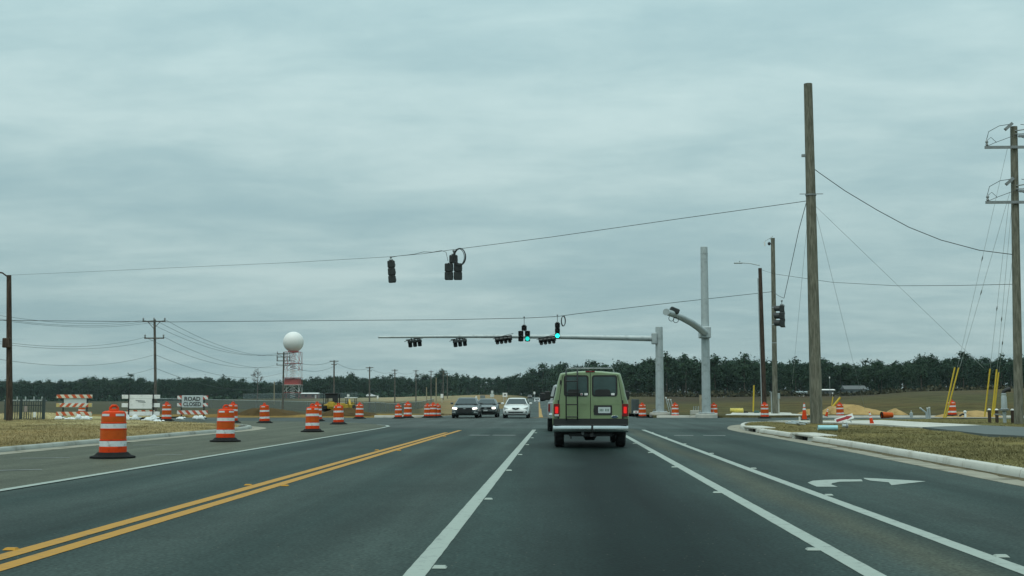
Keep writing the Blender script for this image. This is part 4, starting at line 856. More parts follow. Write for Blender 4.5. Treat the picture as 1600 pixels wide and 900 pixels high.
def make_cone(label, loc, h, rot=None, base=True):
    t = root('traffic_cone', label, 'traffic cone', loc, 0, 'orange traffic cones', rot)
    k = MB(); k.bbox((0, 0, .02 * h), (.42 * h, .42 * h, .04 * h), .015); k.build('cone_base', 'rubber', t)
    rad = lambda z: (.165 + (.035 - .165) * z) * h
    k = MB(); k.lathe([(rad(.03), .03 * h), (rad(.95), .95 * h), (rad(1) * .8, h)], 20); k.build('cone_body', 'orange', t, smooth=50)
    for a, b_ in ((.58, .70), (.76, .93)): k = MB(); k.lathe([(rad(a) + .006, a * h), (rad(b_) + .006, b_ * h)], 20, cap=False); k.build('white_collar', 'reflect', t, smooth=60)
    return t
make_cone('upright orange cone with white collars left of the tall bare pole', gp(1257, 656, .05), 1.02)
make_cone('small faded cone leaning in the grass right of the arrow sign', gp(1363, 663.5, .16) - Vector((0, 0, .03)), .62, (R(8), R(-17), .3))
make_cone('small cone at the foot of the sand heap behind the tall pole', gp(1291, 650.5, .15), .55, (0, R(14), 0))
def stripes_mat(name, c1, c2, freq, ang, duty=.5, axis=('X', 'Z')):
    m, N, L, b = nodes_mat(name); b.inputs['Roughness'].default_value = .5; tc = N.new('ShaderNodeTexCoord'); sp = N.new('ShaderNodeSeparateXYZ'); L.new(tc.outputs['Object'], sp.inputs[0])
    def mth(op, a, b2):
        n = N.new('ShaderNodeMath'); n.operation = op
        for i, v in enumerate((a, b2)):
            if isinstance(v, (int, float)): n.inputs[i].default_value = v
            else: L.new(v, n.inputs[i])
        return n.outputs[0]
    s = mth('ADD', mth('MULTIPLY', sp.outputs[axis[0]], freq), mth('MULTIPLY', sp.outputs[axis[1]], freq * ang)); fr = mth('FRACT', s, 0); th = mth('LESS_THAN', fr, duty)
    nz = N.new('ShaderNodeTexNoise'); nz.inputs['Scale'].default_value = 6; nz.inputs['Detail'].default_value = 5; L.new(tc.outputs['Object'], nz.inputs['Vector'])
    mx = N.new('ShaderNodeMixRGB'); L.new(th, mx.inputs[0]); mx.inputs[1].default_value = c2 + (1,); mx.inputs[2].default_value = c1 + (1,)
    q = N.new('ShaderNodeMapRange'); L.new(nz.outputs['Fac'], q.inputs[0]); q.inputs[3].default_value = .8; q.inputs[4].default_value = 1.15
    v = N.new('ShaderNodeVectorMath'); v.operation = 'SCALE'; L.new(mx.outputs[0], v.inputs[0]); L.new(q.outputs[0], v.inputs['Scale']); L.new(v.outputs[0], b.inputs['Base Color']); return m
M['barA'] = stripes_mat('barricade stripes down right', (.55, .10, .03), (.66, .62, .50), 2.3, .75); M['barB'] = stripes_mat('barricade stripes down left', (.55, .10, .03), (.68, .68, .60), 2.6, -.9)
M['barC'] = stripes_mat('barricade stripes sign', (.50, .09, .05), (.70, .70, .66), 2.5, .9)
def text_mesh(s, size, loc, parent, m, name='lettering', ext=.004, rot=(math.pi / 2, 0, 0), sx=1.0, off=.0):
    cu = bpy.data.curves.new(name, 'FONT'); cu.body = s; cu.size = size; cu.align_x = 'CENTER'; cu.align_y = 'CENTER'; cu.extrude = ext; cu.offset = off; cu.resolution_u = 3
    o = bpy.data.objects.new(name + '_tmp', cu); scene.collection.objects.link(o); dg = bpy.context.evaluated_depsgraph_get(); me = bpy.data.meshes.new_from_object(o.evaluated_get(dg)); bpy.data.objects.remove(o)
    me.materials.clear(); me.materials.append(M[m]); q = bpy.data.objects.new(name, me); scene.collection.objects.link(q); q.location = loc; q.rotation_euler = rot; q.scale = (sx, 1, 1); q.parent = parent; return q
def barricade(label, px, py, w, top_py, boards, panel, ups, z=.13, rz=0.0):
    b = gp(px, py, z); s = FPX / b.y; t = root('road_barricade', label, 'barricade', b, rz, 'road barricades'); H = lambda y: (py - y) / s
    for x in ups:
        k = MB(); k.box((x, .04, H(top_py) / 2), (.06, .06, H(top_py))); k.box((x, .04, .04), (.07, 1.0, .06)); k.build('upright', 'black', t)
    for y0, y1, x0, x1, m in boards:
        k = MB(); k.bbox(((x0 + x1) / 2, -.02, (H(y0) + H(y1)) / 2), (x1 - x0, .045, H(y0) - H(y1)), .008); k.build('board', m, t)
    if panel:
        y0, y1, x0, x1, m = panel; k = MB(); k.bbox(((x0 + x1) / 2, -.055, (H(y0) + H(y1)) / 2), (x1 - x0, .015, H(y0) - H(y1)), .006); k.build('sign_panel', m, t)
    return t, H, s
W = 1.03
b1, H1, s1 = barricade('leftmost barricade with orange striped boards on white sandbags', 115.5, 655.5, 2 * W, 615.5, [(616.5, 622, -W, W, 'barA'), (630, 636, -W, W, 'barB'), (643.5, 649.5, -W, W, 'barA')], None, (-.66, .72))
k = MB(); k.bbox((.04, .03, (H1(622) + H1(637)) / 2), (1.36, .02, H1(622) - H1(637)), .006); k.build('sign_panel', 'signwhite', b1)
for x in (-.93, .93): k = MB(); k.bbox((x, -.05, H1(633)), (.2, .02, .2), .006); k.build('faded_end_plate', mat('faded yellow plate', (.50, .40, .16), .6), b1)
b2, H2, s2 = barricade('middle barricade with its plain white side showing', 219.5, 657.5, 2 * W, 615.5, [(616.8, 623, -W, W, 'white'), (630, 636.3, -W, W, 'white'), (643.2, 649.5, -W, W, 'white')], (623.3, 638.5, -.62, .62, 'white'), (-.64, .68))
for dx, y, w in ((-.02, 626, .5), (.06, 628.2, .42)): k = MB(); k.box((dx, -.066, H2(y)), (w, .006, .04), (0, R(5), 0)); k.build('scuff_mark', 'steel', b2)
k = MB(); k.box((0, .02, H2(641.8)), (1.5, .03, .07)); k.build('board', 'barA', b2)
for x0 in (-.64, .68): k = MB(); k.box((x0, -.075, H2(616) / 2), (.05, .03, H2(616))); k.build('upright', 'black', b2)
b3, H3, s3 = barricade('barricade carrying the ROAD CLOSED sign', 300.5, 655, 1.9, 617.5, [(618.3, 624, -.9, .9, 'barC'), (630, 635, -.9, .9, 'barC'), (641.5, 647.5, -.9, .9, 'barC')], (617.6, 636.5, -.63, .61, 'signwhite'), (-.66, .66))
text_mesh('ROAD', .33, (-.01, -.068, H3(623.6)), b3, 'black', sx=1.02, off=.008); text_mesh('CLOSED', .33, (-.01, -.068, H3(631.8)), b3, 'black', sx=.86, off=.008)
def sandbag(label, px, py, w, z=.13, h=.26):
    b = gp(px, py, z); k = MB(); n = 9; secs = []; r_ = random.Random(int(px * 7)); 
    for i in range(n):
        t = i / (n - 1); e = math.sin(math.pi * (.06 + .88 * t)) ** .55; hh = h * e * r_.uniform(.82, 1.12); ww = .24 * e * r_.uniform(.9, 1.1); x = (t - .5) * w
        secs.append([(x, ww * math.cos(a), max(0, hh * (.42 + .58 * math.sin(a)))) for a in np.linspace(0, 2 * math.pi, 12, endpoint=False)])
    k.loft(secs); k.lathe([(.05, 0), (.09, .05), (.03, .1)], 8, (w * .5, 0, h * .4)) ; o = k.build('sandbag', 'bag', smooth=70, loc=b - Vector((0, 0, .02))); o.rotation_euler = (0, 0, r_.uniform(-.3, .3)); return tag(o, label, 'sandbag', 'white sandbags')
for i, (px, py, w, h, lab) in enumerate(((92, 656.5, .52, .26, 'plump sandbag at the left foot of the leftmost barricade'), (103, 656, .3, .14, 'flat sandbag second from the left at the leftmost barricade'), (113, 656, .5, .18, 'sandbag under the middle of the leftmost barricade'), (122.5, 656.3, .36, .36, 'upright heaped sandbag right of centre at the leftmost barricade'), (134, 656.6, .6, .25, 'sandbag at the right foot of the leftmost barricade'),
    (198, 658.5, .42, .36, 'big sandbag at the left foot of the middle barricade'), (211, 657.5, .5, .33, 'sandbag left of centre at the middle barricade'), (223, 658.8, .24, .14, 'tiny sandbag before the middle barricade'), (231, 659, .56, .25, 'sandbag before the right foot of the middle barricade'), (240, 658, .5, .34, 'sandbag behind the right end of the middle barricade'), (246, 661, .62, .18, 'flat sandbag lying in front near the drum'),
    (282, 655.6, .5, .19, 'sandbag at the left foot of the road closed sign'), (306, 655.2, .36, .24, 'left sandbag of two at the right foot of the road closed sign'), (313.5, 655.8, .46, .27, 'right sandbag of two at the right foot of the road closed sign'))): sandbag(lab, px, py, w, h=h)
# ================================================================== vehicles
def rrect(cx, cz, w, h, r_, n=4):
    out = []
    for sx, sz, a0 in ((1, 1, 0), (-1, 1, 90), (-1, -1, 180), (1, -1, 270)):
        for i in range(n + 1): a = R(a0 + 90 * i / n); out.append((cx + sx * (w / 2 - r_) + r_ * math.cos(a), cz + sz * (h / 2 - r_) + r_ * math.sin(a)))
    return out
def xz(name, poly, y, t, m, parent, smooth=False):
    k = MB(); k.slab([(p[0], y, p[1]) for p in poly], t); return k.build(name, m, parent, smooth)
def wheel(t, c, r_=.33, w=.22, spokes=5):
    k = MB(); k.lathe([(r_ * .62, -w / 2), (r_ * .9, -w / 2), (r_, -w * .36), (r_ * 1.005, 0), (r_, w * .36), (r_ * .9, w / 2), (r_ * .62, w / 2)], 28, axis='x', cap=False); o = k.build('wheel', 'tyre', t, smooth=40, loc=c)
    k = MB(); k.lathe([(.001, -w * .28), (r_ * .2, -w * .33), (r_ * .55, -w * .3), (r_ * .63, -w * .46), (r_ * .63, w * .46), (r_ * .55, w * .3), (r_ * .2, w * .33), (.001, w * .28)], 24, axis='x', cap=False); k.build('rim', 'rim', o, smooth=40); return o
def carpaint(name, col, rough=.3, coat=.4, var=.05): return mat(name, col, rough, 0, var=var, scale=1.2, coat=coat, spec=.5)
def van():
    s = 60.9; d0 = 31.2; cx = .775
    t = root('cargo_van', 'green passenger van seen from behind with a black ladder on its rear door', 'van', (cx, d0, 0)); Z = lambda py: EYE + (HOR - py) / s; X = lambda px: (px - VPX) / s - cx
    G = mat('sage green van paint', (.185, .252, .130), .34, 0, var=.07, scale=1.3, coat=.5, spec=.5, dirt=(.150, .205, .108)); TR = mat('van trim black', (.02, .022, .021), .6, var=.2)
    hw = [(.50, .93), (.58, .965), (.75, .975), (1.0, .975), (1.15, .965), (1.35, .905), (1.6, .855), (1.80, .80), (1.875, .775), (1.90, .755), (1.912, .70), (1.93, .50), (1.95, .30), (1.962, 0)]
    def sec(y, sw, zt, zb=.5):
        pts = [(-w * sw, y, zb + (z - .5) * (zt - zb) / 1.462) for z, w in hw]; return pts + [(-p[0], p[1], p[2]) for p in pts[-2::-1]]
    k = MB(); k.loft([sec(0, .955, 1.925), sec(.03, .985, 1.95), (sec(.10, 1, 1.962)), sec(2.5, 1, 1.99), sec(3.7, 1, 1.97), sec(4.1, .995, 1.85), sec(4.55, .97, 1.32), sec(5.2, .93, 1.08), sec(5.35, .85, .95)]); k.build('body', G, t, smooth=35)
    k = MB(); k.box((0, .0, .66), (1.9, .09, .17)); k.build('rear_sill', TR, t)
    # doors with their seams
    for sg in (-1, 1):
        e = [(sg * .008, .735), (sg * .80, .735), (sg * .80, 1.12), (sg * .775, 1.3), (sg * .715, 1.72), (sg * .685, 1.845), (sg * .62, 1.88), (sg * .008, 1.895)]
        dr = xz('rear_door', e if sg < 0 else e, -.012, .03, G, t)
        xz('door_crease', [(sg * .02, 1.105), (sg * .79, 1.105), (sg * .79, 1.118), (sg * .02, 1.118)], -.028, .006, G, dr)
        x0, x1 = (X(881), X(919.5)) if sg < 0 else (X(924.5), X(964)); c = (x0 + x1) / 2; w = abs(x1 - x0); z0, z1 = Z(619.5), Z(586.5)
        fr = xz('window_seal', rrect(c, (z0 + z1) / 2, w, z1 - z0, .07), -.03, .014, TR, dr); xz('window_glass', rrect(c, (z0 + z1) / 2, w - .085, z1 - z0 - .085, .05), -.037, .01, 'vanglass', dr)
        for zz in (.80, 1.17): k = MB(); k.bbox((sg * .815, -.03, zz), (.035, .035, .09), .008); k.build('hinge', TR, dr)
    xz('door_seam', [(-.007, .735), (.007, .735), (.007, 1.895), (-.007, 1.895)], -.004, .006, TR, t)
    for sg in (-1, 1): xz('door_seam', [(sg * .803, .735), (sg * .817, .735), (sg * .817, 1.12), (sg * .79, 1.31), (sg * .73, 1.73), (sg * .70, 1.85), (sg * .688, 1.84), (sg * .717, 1.72), (sg * .777, 1.3), (sg * .803, 1.12)], .0, .02, TR, t)
    xz('handle', rrect(X(876), Z(597.5), .035, .11, .012), -.005, .05, TR, t)
    xz('door_handle', rrect(X(927.5), Z(641), .02, .1, .008), -.035, .03, TR, t)
    # interior seen as darker shapes on the glass side: seats
    for px, w in ((941, .40), (897, .34)): xz('seat_back', rrect(X(px), Z(613.5), w, .16, .07), -.043, .004, TR, t)
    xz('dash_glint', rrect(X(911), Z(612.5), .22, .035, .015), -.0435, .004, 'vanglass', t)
    for px, w, m_ in ((908.5, .055, 'signwhite'), (915.5, .085, 'white'), (957, .085, 'white')): xz('window_sticker', rrect(X(px), Z(616), w, .055, .006), -.045, .004, m_, t)
    xz('window_sticker', rrect(X(908.5), Z(616), .03, .03, .01), -.0485, .003, 'red', t)
    # tail lamps
    for x0, x1 in ((865, 874.5), (971, 980.5)):
        c = (X(x0) + X(x1)) / 2; w = abs(X(x1) - X(x0)); q = xz('tail_lamp', rrect(c, (Z(631) + Z(650)) / 2, w, Z(631) - Z(650), .02), -.02, .06, 'taildark', t)
        xz('lit_lens', rrect(c, Z(640.5), w * .5, .17, .02), -.052, .006, 'taillit', q); 
        if x0 < 900: xz('reverse_lens', rrect(c, Z(648.5), w * .7, .05, .01), -.052, .006, 'headlamp', q)
    # plate and its dark recess
    rc = xz('plate_recess', rrect((X(927.5) + X(955.5)) / 2, (Z(633.2) + Z(648.2)) / 2, .46, .25, .02), -.03, .012, TR, t)
    pl = xz('number_plate', rrect((X(934) + X(953)) / 2, Z(640.6), .31, .152, .012), -.041, .01, 'signwhite', t)
    for i in range(7):
        if i != 3: xz('plate_character', rrect(X(943.5) - .105 + .035 * i, Z(640.6), .017, .062, .003), -.0475, .003, mat('plate ink', (.05, .12, .08), .5) if i == 0 else bpy.data.materials['plate ink'], pl)
    BL = mat('badge blue', (.05, .09, .13), .3); k = MB(); k.lathe([(.001, -.012), (.07, -.01), (.075, 0), (.001, .0)], 20, (0, 0, 0), 'y'); o = k.build('badge', BL, t, loc=(X(959.5), -.03, Z(651))); o.scale = (1, 1, .42)
    k = MB(); k.lathe([(.078, -.013), (.088, -.008), (.088, 0)], 20, (0, 0, 0), 'y', False); o = k.build('badge_rim', 'chrome', t, loc=(X(959.5), -.03, Z(651))); o.scale = (1, 1, .42)
    # bumper
    def bsec(y0, z0, z1, out): 
        return [[(x, -out * (1 - .35 * abs(x / .985) ** 4) + (.35 if abs(x) > .955 else 0) + yy, z) for yy, z in ((.1, z0), (.0, z0 + .02), (-.025, (z0 + z1) / 2), (0, z1 - .02), (.1, z1))] for x in (-.965, -.95, -.88, -.6, -.2, .2, .6, .88, .95, .965)]
    k = MB(); k.loft(bsec(0, .40, .585, .17)); k.build('bumper', 'chrome', t, smooth=50)
    k = MB(); k.bbox((0, -.08, .592), (1.86, .2, .02), .008); k.build('bumper_pad', TR, t)
    k = MB(); k.tube([(.04, -.2, .58), (.035, -.215, .5), (.045, -.2, .42)], .028, 8); k.build('safety_chain', 'black', t)
    k = MB(); k.box((0, .1, .33), (1.1, .12, .07)); k.box((.03, -.02, .33), (.09, .3, .08)); k.lathe([(.03, 0), (.04, .05), (.0, .08)], 10, (.03, -.1, .36)); k.box((-.5, .1, .3), (.03, .1, .14)); k.build('tow_hitch', 'black', t)
    k = MB(); k.cyl((-.2, -.02, .37), (-.2, .4, .37), .035); k.build('exhaust', 'steel', t); k = MB(); k.box((0, 2.4, .42), (1.5, 4.2, .14)); k.lathe([(.06, -.75), (.06, -.2), (.2, -.12), (.2, .12), (.06, .2), (.06, .75)], 12, (0, .9, .37), 'x'); k.build('underbody', 'black', t)
    for x in (-.80, .80): wheel(t, (x, .95, .36), .36, .25); wheel(t, (x, 4.4, .36), .36, .25)
    for sg in (-1, 1): k = MB(); k.box((sg * .8, .62, .40), (.26, .02, .25)); k.build('mud_flap', 'black', t)
    # ladder
    k = MB(); xs = (X(884.5), X(902))
    for x in xs: k.tube([(x, -.03, Z(655)), (x, -.13, Z(652)), (x, -.14, 1.5), (x, -.12, 1.86), (x, -.03, 1.965), (x, .25, 2.0)], .016, 8)
    o = k.build('ladder', 'black', t, smooth=60)
    for py in (596, 613.5, 632, 651): q = MB(); q.cyl((xs[0], -.14, Z(py)), (xs[1], -.14, Z(py)), .015, n=8); q.build('rung', 'black', o)
    # roof rack and high brake lamp
    for y, zr in ((.35, 2.03),):
        k = MB(); k.tube([(X(884), y, 1.93), (X(886), y, zr), (X(958), y, zr), (X(960), y, 1.93)], .018, 8); k.build('roof_bar', 'steel', t, smooth=60)
    xz('brake_lamp', rrect(X(922), Z(580.9), .24, .03, .012), -.005, .03, 'taildark', t)
    for sg in (-1, 1): k = MB(); k.bbox((sg * 1.13, 4.0, 1.35), (.17, .1, .26), .03); k.cyl((sg * .95, 4.02, 1.3), (sg * 1.1, 4.0, 1.3), .025); k.build('mirror', 'black', t)
van()
def sedan(label, loc, col, w=.90, h=1.43, L_=4.6, lit=False, style=0, rz=0.0, parts=True):
    t = root('car', label, 'car', loc, rz); B = carpaint('car paint ' + label[:12], col); f = w / .9; y = lambda v: v * L_ / 4.6
    def sec(yv, hw, zb, zt): 
        q = [(hw * .86, zb), (hw * .985, zb + .10), (hw, zb + .45 * (zt - zb)), (hw * .975, zt - .12), (hw * .90, zt - .035), (hw * .5, zt + .012)]; return [(x * f, y(yv), z) for x, z in q] + [(-x * f, y(yv), z) for x, z in q[::-1]]
    k = MB(); k.loft([sec(-2.30, .60, .34, .58), sec(-2.22, .76, .26, .66), sec(-2.05, .86, .22, .73), sec(-1.7, .90, .2, .80), sec(-1.1, .905, .2, .895), sec(-.72, .905, .2, .95), sec(.3, .905, .2, .965), sec(1.6, .90, .2, .985), sec(2.05, .86, .24, .98), sec(2.28, .72, .32, .9)]); body = k.build('body', B, t, smooth=40)
    zb, zt = .93, h; bw, tw = .80 * f, .575 * f; fb, ft, rt, rb = y(-.95), y(-.05), y(1.15), y(1.95)
    ring = lambda z, hw, a, b_, c=.06: [(-hw + c, a, z), (hw - c, a, z), (hw, a + c * 2, z), (hw, b_ - c * 2, z), (hw - c, b_, z), (-hw + c, b_, z), (-hw, b_ - c * 2, z), (-hw, a + c * 2, z)]
    k = MB(); k.loft([ring(zb, bw, fb, rb), ring(zt - .045, tw + .03, ft - .05, rt + .04), ring(zt - .01, tw - .08, ft + .06, rt - .08), ring(zt, tw - .25, ft + .3, rt - .3)]); k.build('roof', B, t, smooth=40)
    if not parts:
        k = MB(); k.slab([(-bw * .9, fb - .02, zb + .02), (bw * .9, fb - .02, zb + .02), (tw * .95, ft - .06, zt - .07), (-tw * .95, ft - .06, zt - .07)], .03); k.build('windscreen', 'glass', t)
    else:
        def gl(name, q): 
            k = MB(); k.slab(q, .012); return k.build(name, 'glass', t)
        n_ = lambda p, o_: (p[0] + o_[0], p[1] + o_[1], p[2] + o_[2])
        gl('windscreen', [n_(p, (0, -.012, .01)) for p in ((-bw * .90, fb + .06, zb + .035), (bw * .90, fb + .06, zb + .035), (tw * .96, ft - .09, zt - .085), (-tw * .96, ft - .09, zt - .085))])
        gl('rear_window', [n_(p, (0, .03, .01)) for p in ((-bw * .85, rb - .1, zb + .06), (bw * .85, rb - .1, zb + .06), (tw * .9, rt + .06, zt - .09), (-tw * .9, rt + .06, zt - .09))])
        for sg in (-1, 1): gl('side_window', [(sg * (bw - .012), fb + .35, zb + .05), (sg * (bw - .012), rb - .45, zb + .05), (sg * (tw + .06), rt - .1, zt - .09), (sg * (tw + .06), ft + .06, zt - .09)])
    for sx in (-.80, .80):
        for yv in (-1.42, 1.38): wheel(t, (sx * f, y(yv), .32), .32, .21)
    # face
    yf = y(-2.30); 
    if style == 0:      # broad dark grille, stacked lamps
        xz('grille', [(-.46 * f, .72), (.46 * f, .72), (.52 * f, .60), (.40 * f, .36), (-.40 * f, .36), (-.52 * f, .60)], yf + .02, .12, 'black', t)
        for sg in (-1, 1):
            xz('headlamp', [(sg * .50 * f, .70), (sg * .80 * f, .74), (sg * .82 * f, .64), (sg * .54 * f, .60)], yf + .14, .2, 'headlit' if lit else 'headlamp', t)
            xz('lamp_trim', [(sg * .86 * f, .36), (sg * .60 * f, .34), (sg * .54 * f, .39), (sg * .70 * f, .52), (sg * .75 * f, .50), (sg * .66 * f, .41), (sg * .86 * f, .42)], yf + .1, .16, 'chrome', t)
        xz('badge', rrect(0, .66, .16, .07, .03), yf - .05, .02, 'chrome', t); xz('number_plate', rrect(0, .44, .3, .13, .01), yf - .05, .01, 'black', t)
    elif style == 1:    # slim dark band, oval badge
        xz('grille', [(-.50 * f, .73), (.50 * f, .73), (.47 * f, .60), (-.47 * f, .60)], yf + .03, .1, 'black', t); xz('badge', rrect(0, .665, .18, .075, .035), yf - .03, .02, 'chrome', t)
        for sg in (-1, 1): xz('headlamp', rrect(sg * .64 * f, .675, .24, .13, .04), yf + .10, .16, 'headlit' if lit else 'headlamp', t)
        xz('lower_intake', [(-.62 * f, .42), (.62 * f, .42), (.55 * f, .28), (-.55 * f, .28)], yf + .06, .12, 'black', t); xz('number_plate', rrect(0, .5, .3, .1, .01), yf - .01, .01, 'signwhite', t)
    else:               # small pointed mouth, wide lower intake, round fog lamps
        xz('grille', [(-.27 * f, .71), (.27 * f, .71), (.20 * f, .63), (.08 * f, .59), (-.08 * f, .59), (-.20 * f, .63)], yf + .02, .08, 'black', t); xz('badge', rrect(0, .66, .12, .06, .02), yf - .03, .02, 'chrome', t)
        xz('lower_intake', [(-.55 * f, .45), (.55 * f, .45), (.48 * f, .36), (-.48 * f, .36)], yf + .05, .12, 'black', t)
        for sg in (-1, 1):
            xz('headlamp', [(sg * .50 * f, .66), (sg * .84 * f, .78), (sg * .86 * f, .70), (sg * .66 * f, .62)], yf + .2, .25, 'headlamp', t); xz('fog_lamp', rrect(sg * .70 * f, .43, .13, .11, .05), yf + .10, .12, 'black', t)
        xz('lower_lip', [(-.7 * f, .26), (.7 * f, .26), (.6 * f, .2), (-.6 * f, .2)], yf + .1, .2, 'black', t)
    for sg in (-1, 1):
        k = MB(); k.bbox((sg * (w + .09), fb + .35, zb + .08), (.2, .11, .13), .03); k.build('mirror', B, t)
        k = MB(); k.box((sg * .885 * f, y(.35), .85), (.01, .22, .03)); k.build('door_handle', B, t)
    k = MB(); k.box((0, 0, .24), (1.5 * f, L_ * .86, .1)); k.build('underbody', 'black', t); return t
def front(px, py, L_=4.6, z=0.0): p = gp(px, py, z); return (p.x, p.y + L_ / 2 * .62, z)
sedan('dark grey sedan with lit headlamps, leftmost of the oncoming cars', front(727.5, 653.2), (.035, .045, .046), .93, 1.42, 4.7, True, 0)
sedan('dark grey car with lit headlamps close behind the leftmost oncoming car', front(759.5, 652.0), (.05, .062, .062), .82, 1.36, 4.4, True, 1)
sedan('white coupe waiting in the nearest oncoming lane', front(806.5, 653.2), (.68, .70, .68), .90, 1.40, 4.5, False, 2)
def pickup(label, loc, col, w=.95, rz=0.0, h=1.85, rear=True):
    t = root('pickup_truck', label, 'pickup truck', loc, rz); B = carpaint('truck paint ' + label[:10], col)
    def ring(y, hw, z0, z1): return [(-hw, y, z0), (hw, y, z0), (hw * 1.01, y, (z0 + z1) / 2), (hw * .98, y, z1), (-hw * .98, y, z1), (-hw * 1.01, y, (z0 + z1) / 2)]
    k = MB(); k.loft([ring(0, w * .97, .55, 1.12), ring(.06, w, .5, 1.14), ring(4.4, w, .5, 1.14), ring(5.3, w * .97, .5, 1.10), ring(5.45, w * .9, .55, .95)]); k.build('body', B, t, smooth=30)
    cr = lambda z, hw, a, b_: [(-hw, a, z), (hw, a, z), (hw, b_, z), (-hw, b_, z)]
    k = MB(); k.loft([cr(1.1, w * .96, 2.0, 4.25), cr(h - .06, w * .78, 2.2, 3.5), cr(h, w * .68, 2.35, 3.35)]); k.build('cab', B, t, smooth=30)
    k = MB(); k.slab([(-w * .8, 2.02, 1.22), (w * .8, 2.02, 1.22), (w * .7, 2.15, h - .12), (-w * .7, 2.15, h - .12)], .03); k.build('rear_window', 'glass', t)
    k = MB(); k.slab([(-w * .8, 4.18, 1.2), (w * .8, 4.18, 1.2), (w * .7, 3.58, h - .12), (-w * .7, 3.58, h - .12)], .03); k.build('windscreen', 'glass', t)
    for sg in (-1, 1):
        k = MB(); k.slab([(sg * w * .955, 2.25, 1.2), (sg * w * .955, 3.95, 1.2), (sg * w * .8, 3.4, h - .12), (sg * w * .8, 2.4, h - .12)], .03); k.build('side_window', 'glass', t)
        k = MB(); k.bbox((sg * (w + .22), 3.85, 1.36), (.26, .12, .34), .04); k.cyl((sg * w, 3.85, 1.25), (sg * (w + .15), 3.85, 1.28), .03); k.build('mirror', 'black', t)
        xz('tail_lamp', rrect(sg * w * .93, .92, .07, .3, .02), -.01, .03, 'taildark', t); xz('headlamp', rrect(sg * w * .75, .9, .3, .2, .03), 5.45, .06, 'headlamp', t)
    xz('grille', rrect(0, .86, w * 1.0, .3, .04), 5.46, .05, 'black', t); k = MB(); k.bbox((0, -.08, .6), (w * 1.9, .16, .2), .03); k.build('bumper', 'chrome', t); k = MB(); k.bbox((0, 5.5, .55), (w * 1.9, .16, .22), .03); k.build('bumper', 'chrome', t)
    for x in (-w + .13, w - .13): wheel(t, (x, 1.1, .40), .40, .27); wheel(t, (x, 4.5, .40), .40, .27)
    k = MB(); k.box((0, 2.7, .5), (1.5, 5, .12)); k.build('underbody', 'black', t); return t
pickup('silver pickup truck almost hidden ahead of the green van', (.49, 47.4, 0), (.25, .27, .27), .98)
pickup('white pickup truck coming down the far road', (at(839.5, HOR, 425).x, 425, frz(0, 425) + .02), (.62, .64, .64), 1.0, math.pi)
for lab, px, d, c, st in (('small dark car on the far road left of the white pickup', 828, 500, (.10, .06, .055), 0), ('silver car behind the white pickup on the far road', 846.5, 470, (.32, .34, .34), 1), ('white car parked in the field behind the yellow digger', 580, 560, (.6, .62, .62), 2)):
    x = at(px, HOR, d).x; sedan(lab, (x, d, max(tz(x, d), frz(x, d)) + .03), c, style=st, rz=0 if px != 580 else 1.4)
# ---- earth moving machines
def dozer():
    d = 178.0; p = at(520, HOR, d); z = EYE - (649 - HOR) * d / FPX + .55; t = root('bulldozer', 'yellow bulldozer with a black cab behind the drums', 'bulldozer', (p.x, d, z - .1))
    for sg in (-1, 1):
        k = MB(); pts = [(-1.4, .1), (1.4, .1), (1.7, .5), (1.4, .95), (-1.4, .95), (-1.7, .5)]; k.add([(sg * .85 + e, y, zz) for e in (-.25, .25) for y, zz in pts], [(0, 1, 2, 3, 4, 5), (11, 10, 9, 8, 7, 6)] + [(i, 6 + i, 6 + (i + 1) % 6, (i + 1) % 6) for i in range(6)]); k.build('track', 'rubber', t)
        k = MB(); k.bbox((sg * .85, -.2, 1.05), (.5, 2.2, .2), .05); k.build('fender', 'machine', t)
    k = MB(); k.bbox((0, .1, .95), (1.15, 2.9, .9), .08); k.bbox((0, 1.0, 1.45), (.95, 1.5, .5), .08); k.bbox((0, -1.3, 1.15), (.9, .4, .75), .06); k.build('body', 'machine', t)
    k = MB()
    for sx in (-.85, .85):
        for sy in (-.85, .7): k.box((sx, sy, 2.0), (.14, .14, 1.35))
    k.bbox((0, -.1, 2.72), (2.1, 1.9, .16), .04); k.box((0, -.85, 2.35), (1.7, .05, .6)); k.box((.45, -.8, 1.8), (.6, .5, .8)); k.build('cab', 'black', t)
    k = MB(); k.bbox((0, 2.2, .7), (3.0, .2, 1.1), .05); k.build('blade', 'machine', t); k = MB(); k.cyl((-1.25, -.6, 1.0), (-1.3, -.5, 2.9), .05); k.box((-1.2, -1.5, .7), (.12, .3, 1.0)); k.build('ripper', 'black', t)
dozer()
